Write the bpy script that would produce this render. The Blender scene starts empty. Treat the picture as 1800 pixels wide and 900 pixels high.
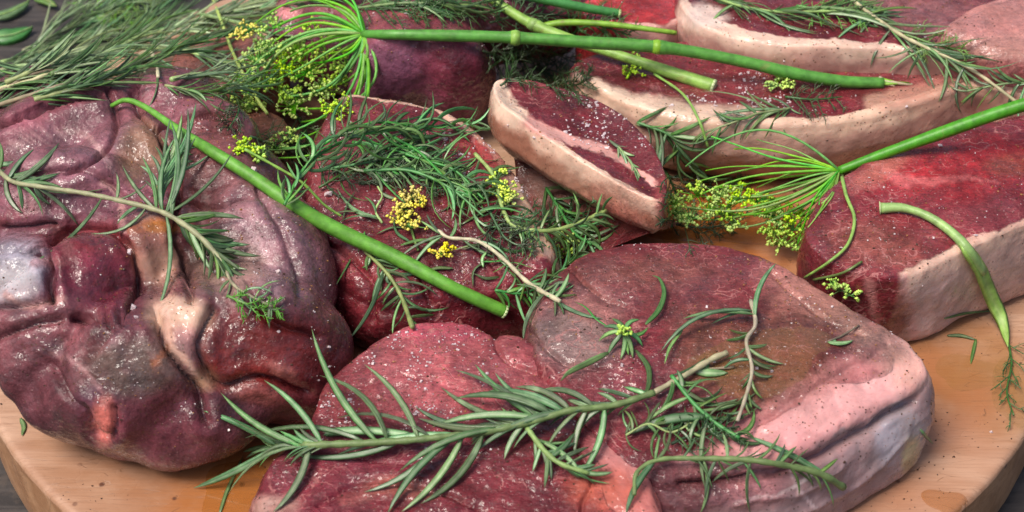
import bpy, math, random
import numpy as np
from mathutils.bvhtree import BVHTree
from mathutils import Vector

# ------------------------------------------------------------------ camera, sky, sun, exposure
# lengths below are in centimetres; S turns them into metres
S = 0.01
SC = bpy.context.scene
COL = SC.collection
R = math.radians
ELEV, DIST, WIDTH = R(40.0), 82.0, 52.0
TARGET = np.array([0.0, 0.0, 3.0])
CAM = TARGET + DIST * np.array([0.0, -math.cos(ELEV), math.sin(ELEV)])
FWD = (TARGET - CAM) / DIST
RIGHT = np.array([1.0, 0.0, 0.0])
UP = np.cross(RIGHT, FWD)
FPX = 1800.0 * DIST / WIDTH
cd = bpy.data.cameras.new('camera'); co = bpy.data.objects.new('camera', cd); COL.objects.link(co)
cd.sensor_width = 36.0; cd.lens = 36.0 * DIST / WIDTH
cd.clip_start = 0.05; cd.clip_end = 50.0
co.location = CAM * S
co.rotation_euler = (math.pi / 2 - ELEV, 0, 0)
cd.dof.use_dof = True; cd.dof.focus_distance = 0.79; cd.dof.aperture_fstop = 14.0
SC.camera = co

SUN_EL, SUN_AZ = R(62.0), R(-120.0)          # azimuth from +y, towards -x
w = bpy.data.worlds.new('World'); SC.world = w; w.use_nodes = True
nt = w.node_tree; nt.nodes.clear()
wo = nt.nodes.new('ShaderNodeOutputWorld'); bg = nt.nodes.new('ShaderNodeBackground')
sk = nt.nodes.new('ShaderNodeTexSky'); sk.sky_type = 'NISHITA'; sk.sun_disc = False
sk.sun_elevation = SUN_EL; sk.sun_rotation = SUN_AZ; sk.air_density = 1.0; sk.dust_density = 5.0
nt.links.new(sk.outputs[0], bg.inputs[0]); nt.links.new(bg.outputs[0], wo.inputs[0])
bg.inputs[1].default_value = 0.09
sd = bpy.data.lights.new('sun', 'SUN'); so = bpy.data.objects.new('sun', sd); COL.objects.link(so)
sd.energy = 2.3; sd.angle = R(27); sd.color = (1.0, 0.93, 0.84)
sdir = Vector((math.sin(SUN_AZ) * math.cos(SUN_EL), math.cos(SUN_AZ) * math.cos(SUN_EL), math.sin(SUN_EL)))
so.rotation_euler = sdir.to_track_quat('Z', 'Y').to_euler(); so.location = (0, 0, 1.5)
SC.view_settings.view_transform = 'Standard'; SC.view_settings.look = 'None'
SC.view_settings.exposure = 0.58; SC.view_settings.gamma = 1.0
SC.render.film_transparent = False
SC.cycles.max_bounces = 6; SC.cycles.transparent_max_bounces = 8
SC.cycles.use_denoising = True

def rays(P):
    P = np.atleast_2d(np.asarray(P, float))
    a = (P[:, 0] - 900.0) / FPX; b = (450.0 - P[:, 1]) / FPX
    d = FWD[None] + a[:, None] * RIGHT[None] + b[:, None] * UP[None]
    return d                                   # scaled so that depth along the axis is 1
def W(px, py, z=0.0):
    d = rays([(px, py)])[0]
    return CAM + d * ((z - CAM[2]) / d[2])
def proj(V):
    q = V - CAM; dep = q @ FWD
    return np.stack([900 + FPX * (q @ RIGHT) / dep, 450 - FPX * (q @ UP) / dep], 1)

# ------------------------------------------------------------------ noise
_TB = np.random.RandomState(5).rand(64 * 64 * 64).astype(np.float32) * 2 - 1
def vnoise(V, freq, seed=0):
    p = (np.asarray(V) * freq + 37.3 * (seed + 1) * 0.317 + 1000).astype(np.float32)
    i = np.floor(p); f = p - i; f = f * f * f * (f * (f * 6 - 15) + 10); i = i.astype(np.int32)
    x0, y0, z0 = (i[:, 0] & 63) << 12, (i[:, 1] & 63) << 6, i[:, 2] & 63
    x1, y1, z1 = ((i[:, 0] + 1) & 63) << 12, ((i[:, 1] + 1) & 63) << 6, (i[:, 2] + 1) & 63
    fx, fy, fz = f[:, 0], f[:, 1], f[:, 2]
    def lz(a): return _TB[a + z0] * (1 - fz) + _TB[a + z1] * fz
    a = lz(x0 + y0) * (1 - fy) + lz(x0 + y1) * fy
    b = lz(x1 + y0) * (1 - fy) + lz(x1 + y1) * fy
    return (a * (1 - fx) + b * fx).astype(np.float64)
ROT = np.array([[.36, .48, -.8], [-.8, .6, 0], [.48, .64, .6]])
def fbm(V, freq, octv=4, seed=0, gain=.5):
    r = 0; a = 1; t = 0; P = np.asarray(V)
    for k in range(octv):
        P = P @ ROT.T
        r = r + a * vnoise(P, freq * 2 ** k, seed + k); t += a; a *= gain
    return r / t
def sstep(a, b, x):
    t = np.clip((x - a) / (b - a), 0, 1); return t * t * (3 - 2 * t)

# ------------------------------------------------------------------ objects
def tag(o, label=None, cat=None, group=None, kind=None):
    for k, v in (('label', label), ('category', cat), ('group', group), ('kind', kind)):
        if v: o[k] = v
    return o
def thing(name, loc, label, cat, group=None, kind=None):
    o = bpy.data.objects.new(name, None); COL.objects.link(o); o.location = np.asarray(loc) * S
    o.empty_display_size = 0.01
    o['_loc'] = [float(x) for x in loc]
    return tag(o, label, cat, group, kind)
def mesh_obj(name, V, F, mat, parent=None, attrs=None, normals=None, origin=None, smooth=True):
    V = np.asarray(V, float)
    org = np.array(parent['_loc'][:]) if (parent is not None and '_loc' in parent) else (np.zeros(3) if origin is None else np.asarray(origin, float))
    me = bpy.data.meshes.new(name)
    L = (V - org) * S
    if isinstance(F, np.ndarray):
        k = F.shape[1]; n = len(F)
        me.vertices.add(len(V)); me.vertices.foreach_set('co', L.astype(np.float32).ravel())
        me.loops.add(n * k); me.loops.foreach_set('vertex_index', F.astype(np.int32).ravel())
        me.polygons.add(n); me.polygons.foreach_set('loop_start', (np.arange(n) * k).astype(np.int32))
        me.update(calc_edges=True)
    else:
        me.from_pydata([tuple(v) for v in L], [], F)
    if smooth: me.polygons.foreach_set('use_smooth', np.ones(len(me.polygons), bool))
    if attrs:
        for an, av in attrs.items():
            av = np.asarray(av, np.float32)
            if av.ndim == 2:
                at = me.color_attributes.new(an, 'FLOAT_COLOR', 'POINT')
                at.data.foreach_set('color', np.concatenate([av, np.ones((len(av), 1), np.float32)], 1).ravel())
            else:
                at = me.attributes.new(an, 'FLOAT', 'POINT'); at.data.foreach_set('value', av)
    if normals is not None:
        me.normals_split_custom_set_from_vertices([tuple(n) for n in normals])
    me.materials.append(mat)
    me.update()
    o = bpy.data.objects.new(name, me); COL.objects.link(o)
    if parent is not None:
        o.parent = parent
        if '_loc' not in parent: pass
    else:
        o.location = org * S
    return o
def vnormals(V, F):
    A = V[F[:, 0]]; B = V[F[:, 1]]; Cc = V[F[:, 2]]
    if F.shape[1] == 4:
        fn = np.cross(V[F[:, 2]] - A, V[F[:, 3]] - B)
    else: fn = np.cross(B - A, Cc - A)
    N = np.zeros_like(V)
    for k in range(F.shape[1]): 
        for c in range(3): N[:, c] += np.bincount(F[:, k], fn[:, c], len(V))
    return N / np.maximum(np.linalg.norm(N, axis=1, keepdims=True), 1e-9)

def crom(P, n, closed=False):
    P = np.asarray(P, float); m = len(P)
    if m == 2 and not closed:
        t = np.linspace(0, 1, n)[:, None]; return P[0] * (1 - t) + P[1] * t
    if closed: Q = np.vstack([P[-1], P, P[0], P[1]]); segs = m
    else: Q = np.vstack([2 * P[0] - P[1], P, 2 * P[-1] - P[-2]]); segs = m - 1
    out = []; K = 16
    for i in range(segs):
        p0, p1, p2, p3 = Q[i:i + 4]
        for k in range(K):
            t = k / K
            out.append(.5 * (2 * p1 + (p2 - p0) * t + (2 * p0 - 5 * p1 + 4 * p2 - p3) * t * t + (3 * p1 - p0 - 3 * p2 + p3) * t ** 3))
    out.append(Q[1] if closed else P[-1]); out = np.array(out)
    L = np.r_[0, np.cumsum(np.linalg.norm(np.diff(out[:, :2], axis=0), axis=1))]
    s = np.linspace(0, L[-1], n, endpoint=not closed)
    return np.stack([np.interp(s, L, out[:, c]) for c in range(out.shape[1])], 1)

# ------------------------------------------------------------------ node helpers
def newmat(name):
    m = bpy.data.materials.new(name); m.use_nodes = True
    n = m.node_tree.nodes; b = n.get('Principled BSDF')
    return m, m.node_tree, n, b
class NB:
    def __init__(s, nt): s.nt = nt
    def n(s, t, **kw):
        o = s.nt.nodes.new(t)
        for k, v in kw.items():
            if k.startswith('i_'): o.inputs[k[2:].replace('_', ' ')].default_value = v
            else: setattr(o, k, v)
        return o
    def l(s, a, b): s.nt.links.new(a, b)
    def noise(s, vec, scale, detail=3, rough=.5, dist=0):
        o = s.n('ShaderNodeTexNoise'); o.inputs['Scale'].default_value = scale; o.inputs['Detail'].default_value = detail
        o.inputs['Roughness'].default_value = rough; o.inputs['Distortion'].default_value = dist; s.l(vec, o.inputs['Vector']); return o
    def voro(s, vec, scale, feature='F1', rnd=1):
        o = s.n('ShaderNodeTexVoronoi'); o.feature = feature; o.inputs['Scale'].default_value = scale; o.inputs['Randomness'].default_value = rnd
        s.l(vec, o.inputs['Vector']); return o
    def rng(s, v, a, b, c=0, d=1, smooth=True):
        o = s.n('ShaderNodeMapRange'); o.interpolation_type = 'SMOOTHSTEP' if smooth else 'LINEAR'
        s.l(v, o.inputs[0])
        for i, x in enumerate((a, b, c, d)): o.inputs[i + 1].default_value = x
        return o.outputs[0]
    def math(s, op, a, b=None, clamp=False):
        o = s.n('ShaderNodeMath'); o.operation = op; o.use_clamp = clamp
        for i, x in enumerate((a, b)):
            if x is None: continue
            if isinstance(x, (int, float)): o.inputs[i].default_value = x
            else: s.l(x, o.inputs[i])
        return o.outputs[0]
    def mix(s, fac, a, b, mode='MIX'):
        o = s.n('ShaderNodeMix'); o.data_type = 'RGBA'; o.blend_type = mode
        for sock, x in ((o.inputs['Factor'], fac), (o.inputs[6], a), (o.inputs[7], b)):
            if isinstance(x, (int, float)): sock.default_value = x
            elif isinstance(x, tuple): sock.default_value = (*x, 1) if len(x) == 3 else x
            else: s.l(x, sock)
        return o.outputs[2]
    def bump(s, h, strength, dist, nrm=None):
        o = s.n('ShaderNodeBump'); o.inputs['Strength'].default_value = strength; o.inputs['Distance'].default_value = dist
        s.l(h, o.inputs['Height'])
        if nrm is not None: s.l(nrm, o.inputs['Normal'])
        return o.outputs[0]
    def coords(s): return s.n('ShaderNodeTexCoord').outputs['Object']
    def scaled(s, vec, sc):
        o = s.n('ShaderNodeMapping'); o.inputs['Scale'].default_value = sc; s.l(vec, o.inputs[0]); return o.outputs[0]
# ------------------------------------------------------------------ meat material
def meat_material(name, speck=1.0, fibre=1.0, glossy=False):
    m, nt, n, b = newmat(name); q = NB(nt); oc = q.coords()
    at = q.n('ShaderNodeAttribute', attribute_name='albedo'); ft = q.n('ShaderNodeAttribute', attribute_name='fat')
    wt = q.n('ShaderNodeAttribute', attribute_name='wet')
    fatv = ft.outputs['Fac']; lean = q.math('SUBTRACT', 1.0, fatv, True)
    n1 = q.noise(oc, 260, 4, .6); n2 = q.noise(oc, 900, 3, .6); n3 = q.noise(oc, 70, 3, .5, .6); n5 = q.noise(oc, 28, 4, .6, 1.0)
    fd = q.noise(q.scaled(oc, (1, 5.5, 2)), 130, 5, .65, 1.5)                          # muscle fibre direction
    v = q.math('ADD', q.math('MULTIPLY', n1.outputs[0], .35), q.math('MULTIPLY', n2.outputs[0], .25)); v = q.math('ADD', v, q.math('MULTIPLY', (n3 if glossy else fd).outputs[0], .4))
    val = q.math('MULTIPLY', q.rng(v, .34, .66, .45, 1.6, False), q.rng(n5.outputs[0], (.35), .65, .62, 1.35, False))
    val = q.math('ADD', q.math('MULTIPLY', val, lean), q.math('MULTIPLY', q.rng(n3.outputs[0], .3, .7, .86, 1.1, False), fatv))
    cx = q.n('ShaderNodeCombineXYZ'); [q.l(val, cx.inputs[i]) for i in range(3)]
    col = q.mix(1.0, at.outputs['Color'], cx.outputs[0], 'MULTIPLY')
    # branching pale marbling in the lean
    wv = q.n('ShaderNodeVectorMath'); wv.operation = 'ADD'; sc = q.n('ShaderNodeVectorMath'); sc.operation = 'SCALE'; sc.inputs['Scale'].default_value = .02
    q.l(n3.outputs['Color'], sc.inputs[0]); q.l(sc.outputs[0], wv.inputs[0]); q.l(oc, wv.inputs[1])
    vf = q.voro(q.scaled(wv.outputs[0], (1, 1.9, 1)), 62, 'DISTANCE_TO_EDGE')
    fb = q.math('MULTIPLY', q.rng(vf.outputs['Distance'], 0.0, .045, 1, 0), q.rng(n5.outputs[0], .46, .62, 0, 1)); fb = q.math('MULTIPLY', fb, q.math('MULTIPLY', lean, .75 * fibre))
    col = q.mix(fb, col, (.44, .17, .16))
    # moist pale grains in loose patches
    vo = q.voro(oc, 560); msk = q.rng(vo.outputs['Distance'], .12, .34, 1, 0)
    gate = q.math('MULTIPLY', q.rng(q.noise(oc, 240, 3, .7).outputs[0], .48, .64, 0, 1), q.rng(q.noise(oc, 42, 4, .7).outputs[0], .40, .58, .15, 1))
    fl = q.math('MULTIPLY', q.math('MULTIPLY', msk, gate), q.math('MULTIPLY', lean, .7 * speck), True)
    col = q.mix(fl, col, (.60, .34, .33))
    # pepper ground into the surface
    vp = q.voro(oc, 360); pm = q.rng(vp.outputs['Distance'], .12, .24, 1, 0)
    pg = q.rng(q.noise(oc, 55, 3, .6).outputs[0], .44, .62, 0, 1)
    pf = q.math('MULTIPLY', q.math('MULTIPLY', pm, pg), .8)
    col = q.mix(pf, col, (.08, .038, .02))
    q.l(col, b.inputs['Base Color'])
    rb = q.rng(q.noise(oc, 160, 4, .7).outputs[0], .36, .64, .24, .60, False)
    ro = q.math('SUBTRACT', rb, q.math('MULTIPLY', wt.outputs['Fac'], .14))
    ro = q.math('MAXIMUM', q.math('SUBTRACT', ro, q.math('MULTIPLY', fl, .15)), .12)
    q.l(ro, b.inputs['Roughness'])
    b.inputs['Specular IOR Level'].default_value = .26
    cw = q.rng(q.noise(oc, 48, 4, .65).outputs[0], .44, .60, .10, 1.0 if glossy else .8)
    q.l(cw, b.inputs['Coat Weight']); b.inputs['Coat Roughness'].default_value = .07
    cb = q.math('ADD', q.noise(oc, 190, 3, .6).outputs[0], q.math('MULTIPLY', q.voro(oc, 330).outputs['Distance'], .5))
    q.l(q.bump(cb, 1.0, .0017 if glossy else .0014), b.inputs['Coat Normal'])
    q.l(q.rng(fatv, 0, 1, .08, .3, False), b.inputs['Subsurface Weight'])
    b.inputs['Subsurface Radius'].default_value = (1.0, .4, .3); b.inputs['Subsurface Scale'].default_value = .004
    n4 = q.noise(oc, 110, 4, .6); n6 = q.noise(oc, 420, 2, .5)
    h = q.math('MULTIPLY', q.math('ADD', n1.outputs[0], q.math('MULTIPLY', fd.outputs[0], .2 if glossy else 1.1)), q.rng(fatv, 0, 1, 1.0, .25, False))
    h = q.math('ADD', h, q.math('MULTIPLY', fl, 1.3)); h = q.math('SUBTRACT', h, q.math('MULTIPLY', fb, .5))
    h = q.math('ADD', h, q.math('MULTIPLY', q.math('ADD', q.math('MULTIPLY', n4.outputs[0], 1.6), q.math('MULTIPLY', n6.outputs[0], .5)), q.rng(fatv, 0, 1, 1.0, .3, False)))
    q.l(q.bump(h, .85, .0007 if not glossy else .0008), b.inputs['Normal'])
    return m
MEAT = meat_material('raw_meat')
ROAST = meat_material('roast_meat', .3, .06, True)

LEAN = (.135, .015, .022); LEAN_D = (.072, .008, .012); LEAN_R = (.30, .022, .026); PINK = (.52, .20, .20)
FAT = (.64, .40, .30); FATP = (.64, .34, .30); FATW = (.72, .52, .40); BROWN = (.20, .085, .045); PURP = (.185, .075, .09)
SILV = (.36, .33, .40); ORNG = (.40, .10, .03)
MEATS = []       # (V,F) world, for the ray casts

def shade(V, ops, base, seed=0):
    """albedo, fat amount and wetness from a list of zones given where the photo shows them"""
    P = proj(V) + 9 * np.stack([fbm(V, .8, 4, seed + 5), fbm(V, .8, 4, seed + 9)], 1) + 2.5 * np.stack([vnoise(V, 5, seed + 3), vnoise(V, 5, seed + 4)], 1)
    A = np.tile(np.array(base, float), (len(V), 1)); ft = np.zeros(len(V)); wet = np.full(len(V), .3)
    big = fbm(V, .35, 3, seed + 20)[:, None]; med = fbm(V, 1.3, 4, seed + 30)[:, None]
    A *= 1 + .38 * big + .34 * med
    A[:, 1:] *= 1 + .25 * fbm(V, .6, 3, seed + 40)[:, None]
    gate = np.clip(1 + .7 * fbm(V, 1.7, 3, seed + 50), .25, 1.0); tint = 1 + .3 * fbm(V, 1.1, 4, seed + 60)[:, None]
    for op in ops:
        kind = op[0]
        if kind == 'blob':
            _, x, y, rx, ry, ang, c, st, soft, isf = op
            a = math.radians(ang); dx = P[:, 0] - x; dy = P[:, 1] - y
            u = (dx * math.cos(a) + dy * math.sin(a)) / rx; v = (-dx * math.sin(a) + dy * math.cos(a)) / ry
            m = 1 - sstep(1 - soft, 1 + soft, np.sqrt(u * u + v * v))
        elif kind == 'line':
            _, pts, wd, c, st, soft, isf = op
            Q = crom(pts, 4 * len(pts)); m = np.zeros(len(V)); mw = (wd if Q.shape[1] == 2 else Q[:, 2].max()) * 2.2
            sel = np.nonzero((P[:, 0] > Q[:, 0].min() - mw) & (P[:, 0] < Q[:, 0].max() + mw) & (P[:, 1] > Q[:, 1].min() - mw) & (P[:, 1] < Q[:, 1].max() + mw))[0]
            if len(sel) == 0: continue
            PS = P[sel]; best = np.full(len(sel), 1e9)
            for i in range(len(Q) - 1):
                a, bb = Q[i][:2], Q[i + 1][:2]; ab = bb - a
                t = np.clip(((PS - a) @ ab) / (ab @ ab + 1e-9), 0, 1)
                wdt = wd if Q.shape[1] == 2 else Q[i][2]
                best = np.minimum(best, np.linalg.norm(PS - a - t[:, None] * ab, axis=1) / wdt)
            m[sel] = 1 - sstep(1 - soft, 1 + soft, best)
        elif kind == 'mask':
            _, m, c, st, isf = op
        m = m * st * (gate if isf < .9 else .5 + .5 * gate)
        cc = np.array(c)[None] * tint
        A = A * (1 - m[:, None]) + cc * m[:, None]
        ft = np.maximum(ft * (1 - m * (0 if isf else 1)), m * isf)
    return np.clip(A, .004, .9), np.clip(ft, 0, 1), wet

def finish_meat(label, V, F, parts, ops, base, seed, mat=None, group=None, cat='meat', name='steak', wetf=None, rough=.05, grooves=()):
    """displace, colour, split into parts that share their border, parent to an Empty"""
    N = vnormals(V, F)
    d = rough * 2.2 * fbm(V, .45, 3, seed + 70) + rough * .75 * fbm(V, 1.8, 3, seed + 71) + rough * .22 * fbm(V, 6.5, 2, seed + 72)
    if grooves:
        PP = proj(V) + 4 * np.stack([vnoise(V, 1.1, seed + 1), vnoise(V, 1.1, seed + 2)], 1)
        for pts, wd, dp in grooves:
            Q = crom(pts, 5 * len(pts)); mw = wd * 3
            sel = np.nonzero((PP[:, 0] > Q[:, 0].min() - mw) & (PP[:, 0] < Q[:, 0].max() + mw) & (PP[:, 1] > Q[:, 1].min() - mw) & (PP[:, 1] < Q[:, 1].max() + mw) & (N[:, 2] > -.3))[0]
            if not len(sel): continue
            PS = PP[sel]; best = np.full(len(sel), 1e9)
            for i in range(len(Q) - 1):
                a, ab = Q[i], Q[i + 1] - Q[i]; t = np.clip(((PS - a) @ ab) / (ab @ ab + 1e-9), 0, 1)
                best = np.minimum(best, np.linalg.norm(PS - a - t[:, None] * ab, axis=1))
            x = best / wd
            d[sel] -= dp * (np.exp(-(x * 1.6) ** 2 * 3) - .22 * np.exp(-((x - 1.8) / .9) ** 2))      # a crease between two swollen lips
    V = V + N * d[:, None]
    V[:, 2] = np.maximum(V[:, 2], .03 + .02 * vnoise(V, 1, 3))
    N = vnormals(V, F)
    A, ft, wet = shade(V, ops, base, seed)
    if wetf is not None: wet = wetf(V)
    c = V.mean(0); root = thing(name, (c[0], c[1], V[:, 2].min()), label, cat, group)
    left = np.ones(len(F), bool)
    todo = []
    for pn, fm in parts: todo.append((pn, fm & left)); left &= ~fm
    todo.insert(0, ('lean' if parts else 'meat_body', left))
    for pn, fm in todo:
        if not fm.any(): continue
        Fi = F[fm]; used, inv = np.unique(Fi.ravel(), return_inverse=True)
        mesh_obj(pn, V[used], inv.reshape(Fi.shape), mat or MEAT, root, dict(albedo=A[used], fat=ft[used], wet=wet[used]), N[used])
    MEATS.append((V, F)); return root

def tri(Q): return np.concatenate([Q[:, [0, 1, 2]], Q[:, [0, 2, 3]]])
def orient(T, P):
    c = np.cross(P[T[:, 1]] - P[T[:, 0]], P[T[:, 2]] - P[T[:, 0]])[:, 2]
    T = T.copy(); T[c < 0] = T[c < 0][:, ::-1]; return T
def steak(label, outline, spine, parts=(), ops=(), base=LEAN, seed=0, bevel=.5, flare=0.0, belly=.25, bulge=.15, base_z=0.0, under=0.0, ustart=.42,
          n=380, nt_=95, nw=46, fatband=None, flares=None, **kw):
    """outline: (px,py,z) round the top face; spine: points of its middle line; fatband: list of (i0,i1,width_cm) in outline index"""
    raw = np.array([W(x, y, z) for x, y, z in outline])
    T = crom(raw, n, closed=True)
    K = len(outline)
    # parameter of each resampled point in outline index
    dense = crom(np.c_[raw, np.arange(K)][:, :3], n, closed=True)
    idx = np.zeros(n)
    pos = [int(np.argmin(np.linalg.norm(T - r, axis=1))) for r in raw]
    area = np.sum(T[:, 0] * np.roll(T[:, 1], -1) - np.roll(T[:, 0], -1) * T[:, 1])
    ii = np.arange(n)
    pp = np.array(pos + [pos[0] + n]); pp[0] = pos[0]
    for k in range(1, K):
        if pp[k] < pp[k - 1]: pp[k] += n
    pp[K] = pp[0] + n
    idx = np.interp((ii - pp[0]) % n, pp - pp[0], np.arange(K + 1))
    Sp = crom(np.array([W(x, y, z) for x, y, z in spine]), 36) if len(spine) > 1 else np.tile(W(*spine[0]), (36, 1))
    par = np.argmin(np.linalg.norm(T[:, None, :2] - Sp[None, :, :2], axis=2), axis=1).astype(float)
    kr = np.hanning(45); kr /= kr.sum()
    par = np.convolve(np.r_[par[-22:], par, par[:22]], kr, 'valid')
    Q = Sp[np.rint(par).astype(int)]; par = np.rint(par)
    ker = np.hanning(31); ker /= ker.sum()
    Q = np.stack([np.convolve(np.r_[Q[-15:, c], Q[:, c], Q[:15, c]], ker, 'valid') for c in range(3)], 1)
    tan = np.roll(T, -1, 0) - np.roll(T, 1, 0); nrm = np.stack([tan[:, 1], -tan[:, 0], 0 * tan[:, 0]], 1)
    nrm /= np.linalg.norm(nrm, axis=1, keepdims=True) + 1e-9
    if area < 0: nrm = -nrm
    nrm = np.stack([np.convolve(np.r_[nrm[-15:, c], nrm[:, c], nrm[:15, c]], ker, 'valid') for c in range(3)], 1)
    nrm /= np.linalg.norm(nrm, axis=1, keepdims=True) + 1e-9
    fl = np.full(n, flare) if flares is None else np.interp(idx, np.arange(K + 1), list(flares) + [flares[0]])
    rings = []; E = []; 
    Rl = np.linalg.norm((T - Q)[:, :2], axis=1)
    bv = np.minimum(bevel, Rl * .8)
    for k in range(nt_ + 1):
        v = (k / nt_) ** .75 if k < nt_ else 1.0
        e = (1 - v) * Rl
        qv = Sp[par.astype(int)] * (1 - min(1, v / .25)) + Q * min(1, v / .25)
        p = qv + (T - qv) * v
        z = p[:, 2] + bulge * (1 - v ** 2.2)
        t = np.clip(1 - e / np.maximum(bv, 1e-4), 0, 1)
        z = z - bv * (1 - np.sqrt(1 - t * t))
        p = p.copy(); p[:, 2] = z; rings.append(p); E.append(e)
    zt = rings[-1][:, 2].copy()
    for k in range(1, nw + 1):
        s = k / nw
        out = fl * s + belly * np.sin(math.pi * s ** .8) - .35 * max(0, (s - .85) / .15) ** 2
        out = out - under * max(0, (s - ustart) / (1 - ustart)) ** 1.3
        p = T + nrm * out[:, None]
        p[:, 2] = zt * (1 - s) + base_z * s
        rings.append(p); E.append(np.full(n, -s))
    V = np.concatenate(rings + [rings[-1].mean(0, keepdims=True)])
    E = np.concatenate(E + [np.array([-1.])]); nr = len(rings)
    a = np.arange(n); b_ = (a + 1) % n
    F = []
    for k in range(nr - 1):
        o, o2 = k * n, (k + 1) * n
        F.append(np.stack([o + a, o + b_, o2 + b_, o2 + a], 1) if area < 0 else np.stack([o + a, o2 + a, o2 + b_, o + b_], 1))   # top faces look up
    F = tri(np.concatenate(F))
    N = vnormals(V, F)
    if N[n: n * nt_, 2].mean() < 0: F = F[:, ::-1]
    V = V[:-1]; E = E[:-1]; U = np.tile(idx, nr)
    _, first, inv = np.unique(par.astype(int), return_index=True, return_inverse=True)      # weld the middle line
    mp = np.arange(len(V)); mp[:n] = first[inv]; F = mp[F]
    F = F[(F[:, 0] != F[:, 1]) & (F[:, 1] != F[:, 2]) & (F[:, 0] != F[:, 2])]
    fz = np.zeros(len(V))
    edgeN = .30 * fbm(V, .8, 3, seed + 90) + .10 * fbm(V, 3.5, 2, seed + 91)
    plist = []; walls = []
    for (pn, i0, i1, wd, wz, col, *wc) in parts:
        # band of width wd cm on the top from outline index i0 to i1 and down the wall to share wz
        u = (U - i0) % K; span = (i1 - i0) % K
        along = sstep(0, .35, u) * (1 - sstep(span - .35, span, u)) * (u < span)
        wd_ = np.interp(u, np.linspace(0, span, len(wd)), wd) if hasattr(wd, '__len__') else wd
        m = along * (1 - sstep(wd_ - .07, wd_ + .07, E + edgeN)) * (E > -wz)
        plist.append((pn, m, col))
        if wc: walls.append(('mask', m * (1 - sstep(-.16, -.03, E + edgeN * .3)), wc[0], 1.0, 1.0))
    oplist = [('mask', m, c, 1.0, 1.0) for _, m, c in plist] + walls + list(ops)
    pf = [(pn, (m[F].mean(1) > .5)) for pn, m, c in plist]
    return finish_meat(label, V, F, pf, oplist, base, seed, **kw)

# ------------------------------------------------------------------ roast made of muscle lobes
def ell_sdf(P, c, r, ang):
    q = P - c; ca, sa = math.cos(ang), math.sin(ang)
    q = np.stack([q[:, 0] * ca + q[:, 1] * sa, -q[:, 0] * sa + q[:, 1] * ca, q[:, 2]], 1)
    k0 = np.linalg.norm(q / r, axis=1); k1 = np.linalg.norm(q / (np.array(r) ** 2), axis=1)
    return k0 * (k0 - 1) / np.maximum(k1, 1e-6)
def lobes(label, centre, lob, ops, base, seed, nu=520, nv=300, k=.2, warp=.6, parts=(), **kw):
    c0 = W(*centre)
    L = [(W(x, y, z), np.array((rx, ry, rz)), math.radians(a)) for x, y, z, rx, ry, rz, a in lob]
    th = np.linspace(0, 2 * math.pi, nu, endpoint=False); ph = np.linspace(.02, math.pi * .98, nv)
    TH, PH = np.meshgrid(th, ph)
    D = np.stack([np.cos(TH) * np.sin(PH), np.sin(TH) * np.sin(PH), np.cos(PH)], 2).reshape(-1, 3)
    def sdf(P):
        s = 0
        P = P + warp * np.stack([vnoise(P, .33, seed + k_) for k_ in range(3)], 1)
        ds = [ell_sdf(P, *l) for l in L]; mn = np.min(ds, 0)
        for d in ds: s = s + np.exp(-np.clip((d - mn) / k, 0, 30))
        return mn - k * np.log(s)
    t = np.full(len(D), 14.0)
    for _ in range(46):
        t = np.maximum(t - .7 * sdf(c0 + D * t[:, None]), .5)
    V = c0 + D * t[:, None]
    V[:, 2] = np.maximum(V[:, 2], 0.05)
    a = np.arange(nu); b_ = (a + 1) % nu; F = []
    for r in range(nv - 1):
        F.append(np.stack([r * nu + a, (r + 1) * nu + a, (r + 1) * nu + b_, r * nu + b_], 1))
    F.append(np.stack([a[:nu // 2], b_[:nu // 2], (nu - 1 - b_[:nu // 2]) % nu, (nu - 1 - a[:nu // 2])], 1))
    F = tri(np.concatenate(F))
    # relax: removes the stair marks of the tracing
    for _ in range(5):
        G = V.reshape(nv, nu, 3); G2 = G.copy()
        G2[1:-1] = .5 * G[1:-1] + .125 * (G[:-2] + G[2:] + np.roll(G, 1, 1)[1:-1] + np.roll(G, -1, 1)[1:-1])
        V = G2.reshape(-1, 3)
    Pj = proj(V) + 8 * np.stack([fbm(V, .9, 3, seed + 5), fbm(V, .9, 3, seed + 9)], 1)
    pf = []
    for pn, x, y, rx, ry, ang in parts:
        an = math.radians(ang); dx = Pj[:, 0] - x; dy = Pj[:, 1] - y
        u = (dx * math.cos(an) + dy * math.sin(an)) / rx; v = (-dx * math.sin(an) + dy * math.cos(an)) / ry
        vis = (D[:, 2] > -.2)
        pf.append((pn, (((u * u + v * v) < 1) & vis)[F].all(1)))
    return finish_meat(label, V, F, pf, ops, base, seed, **kw)
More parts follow.
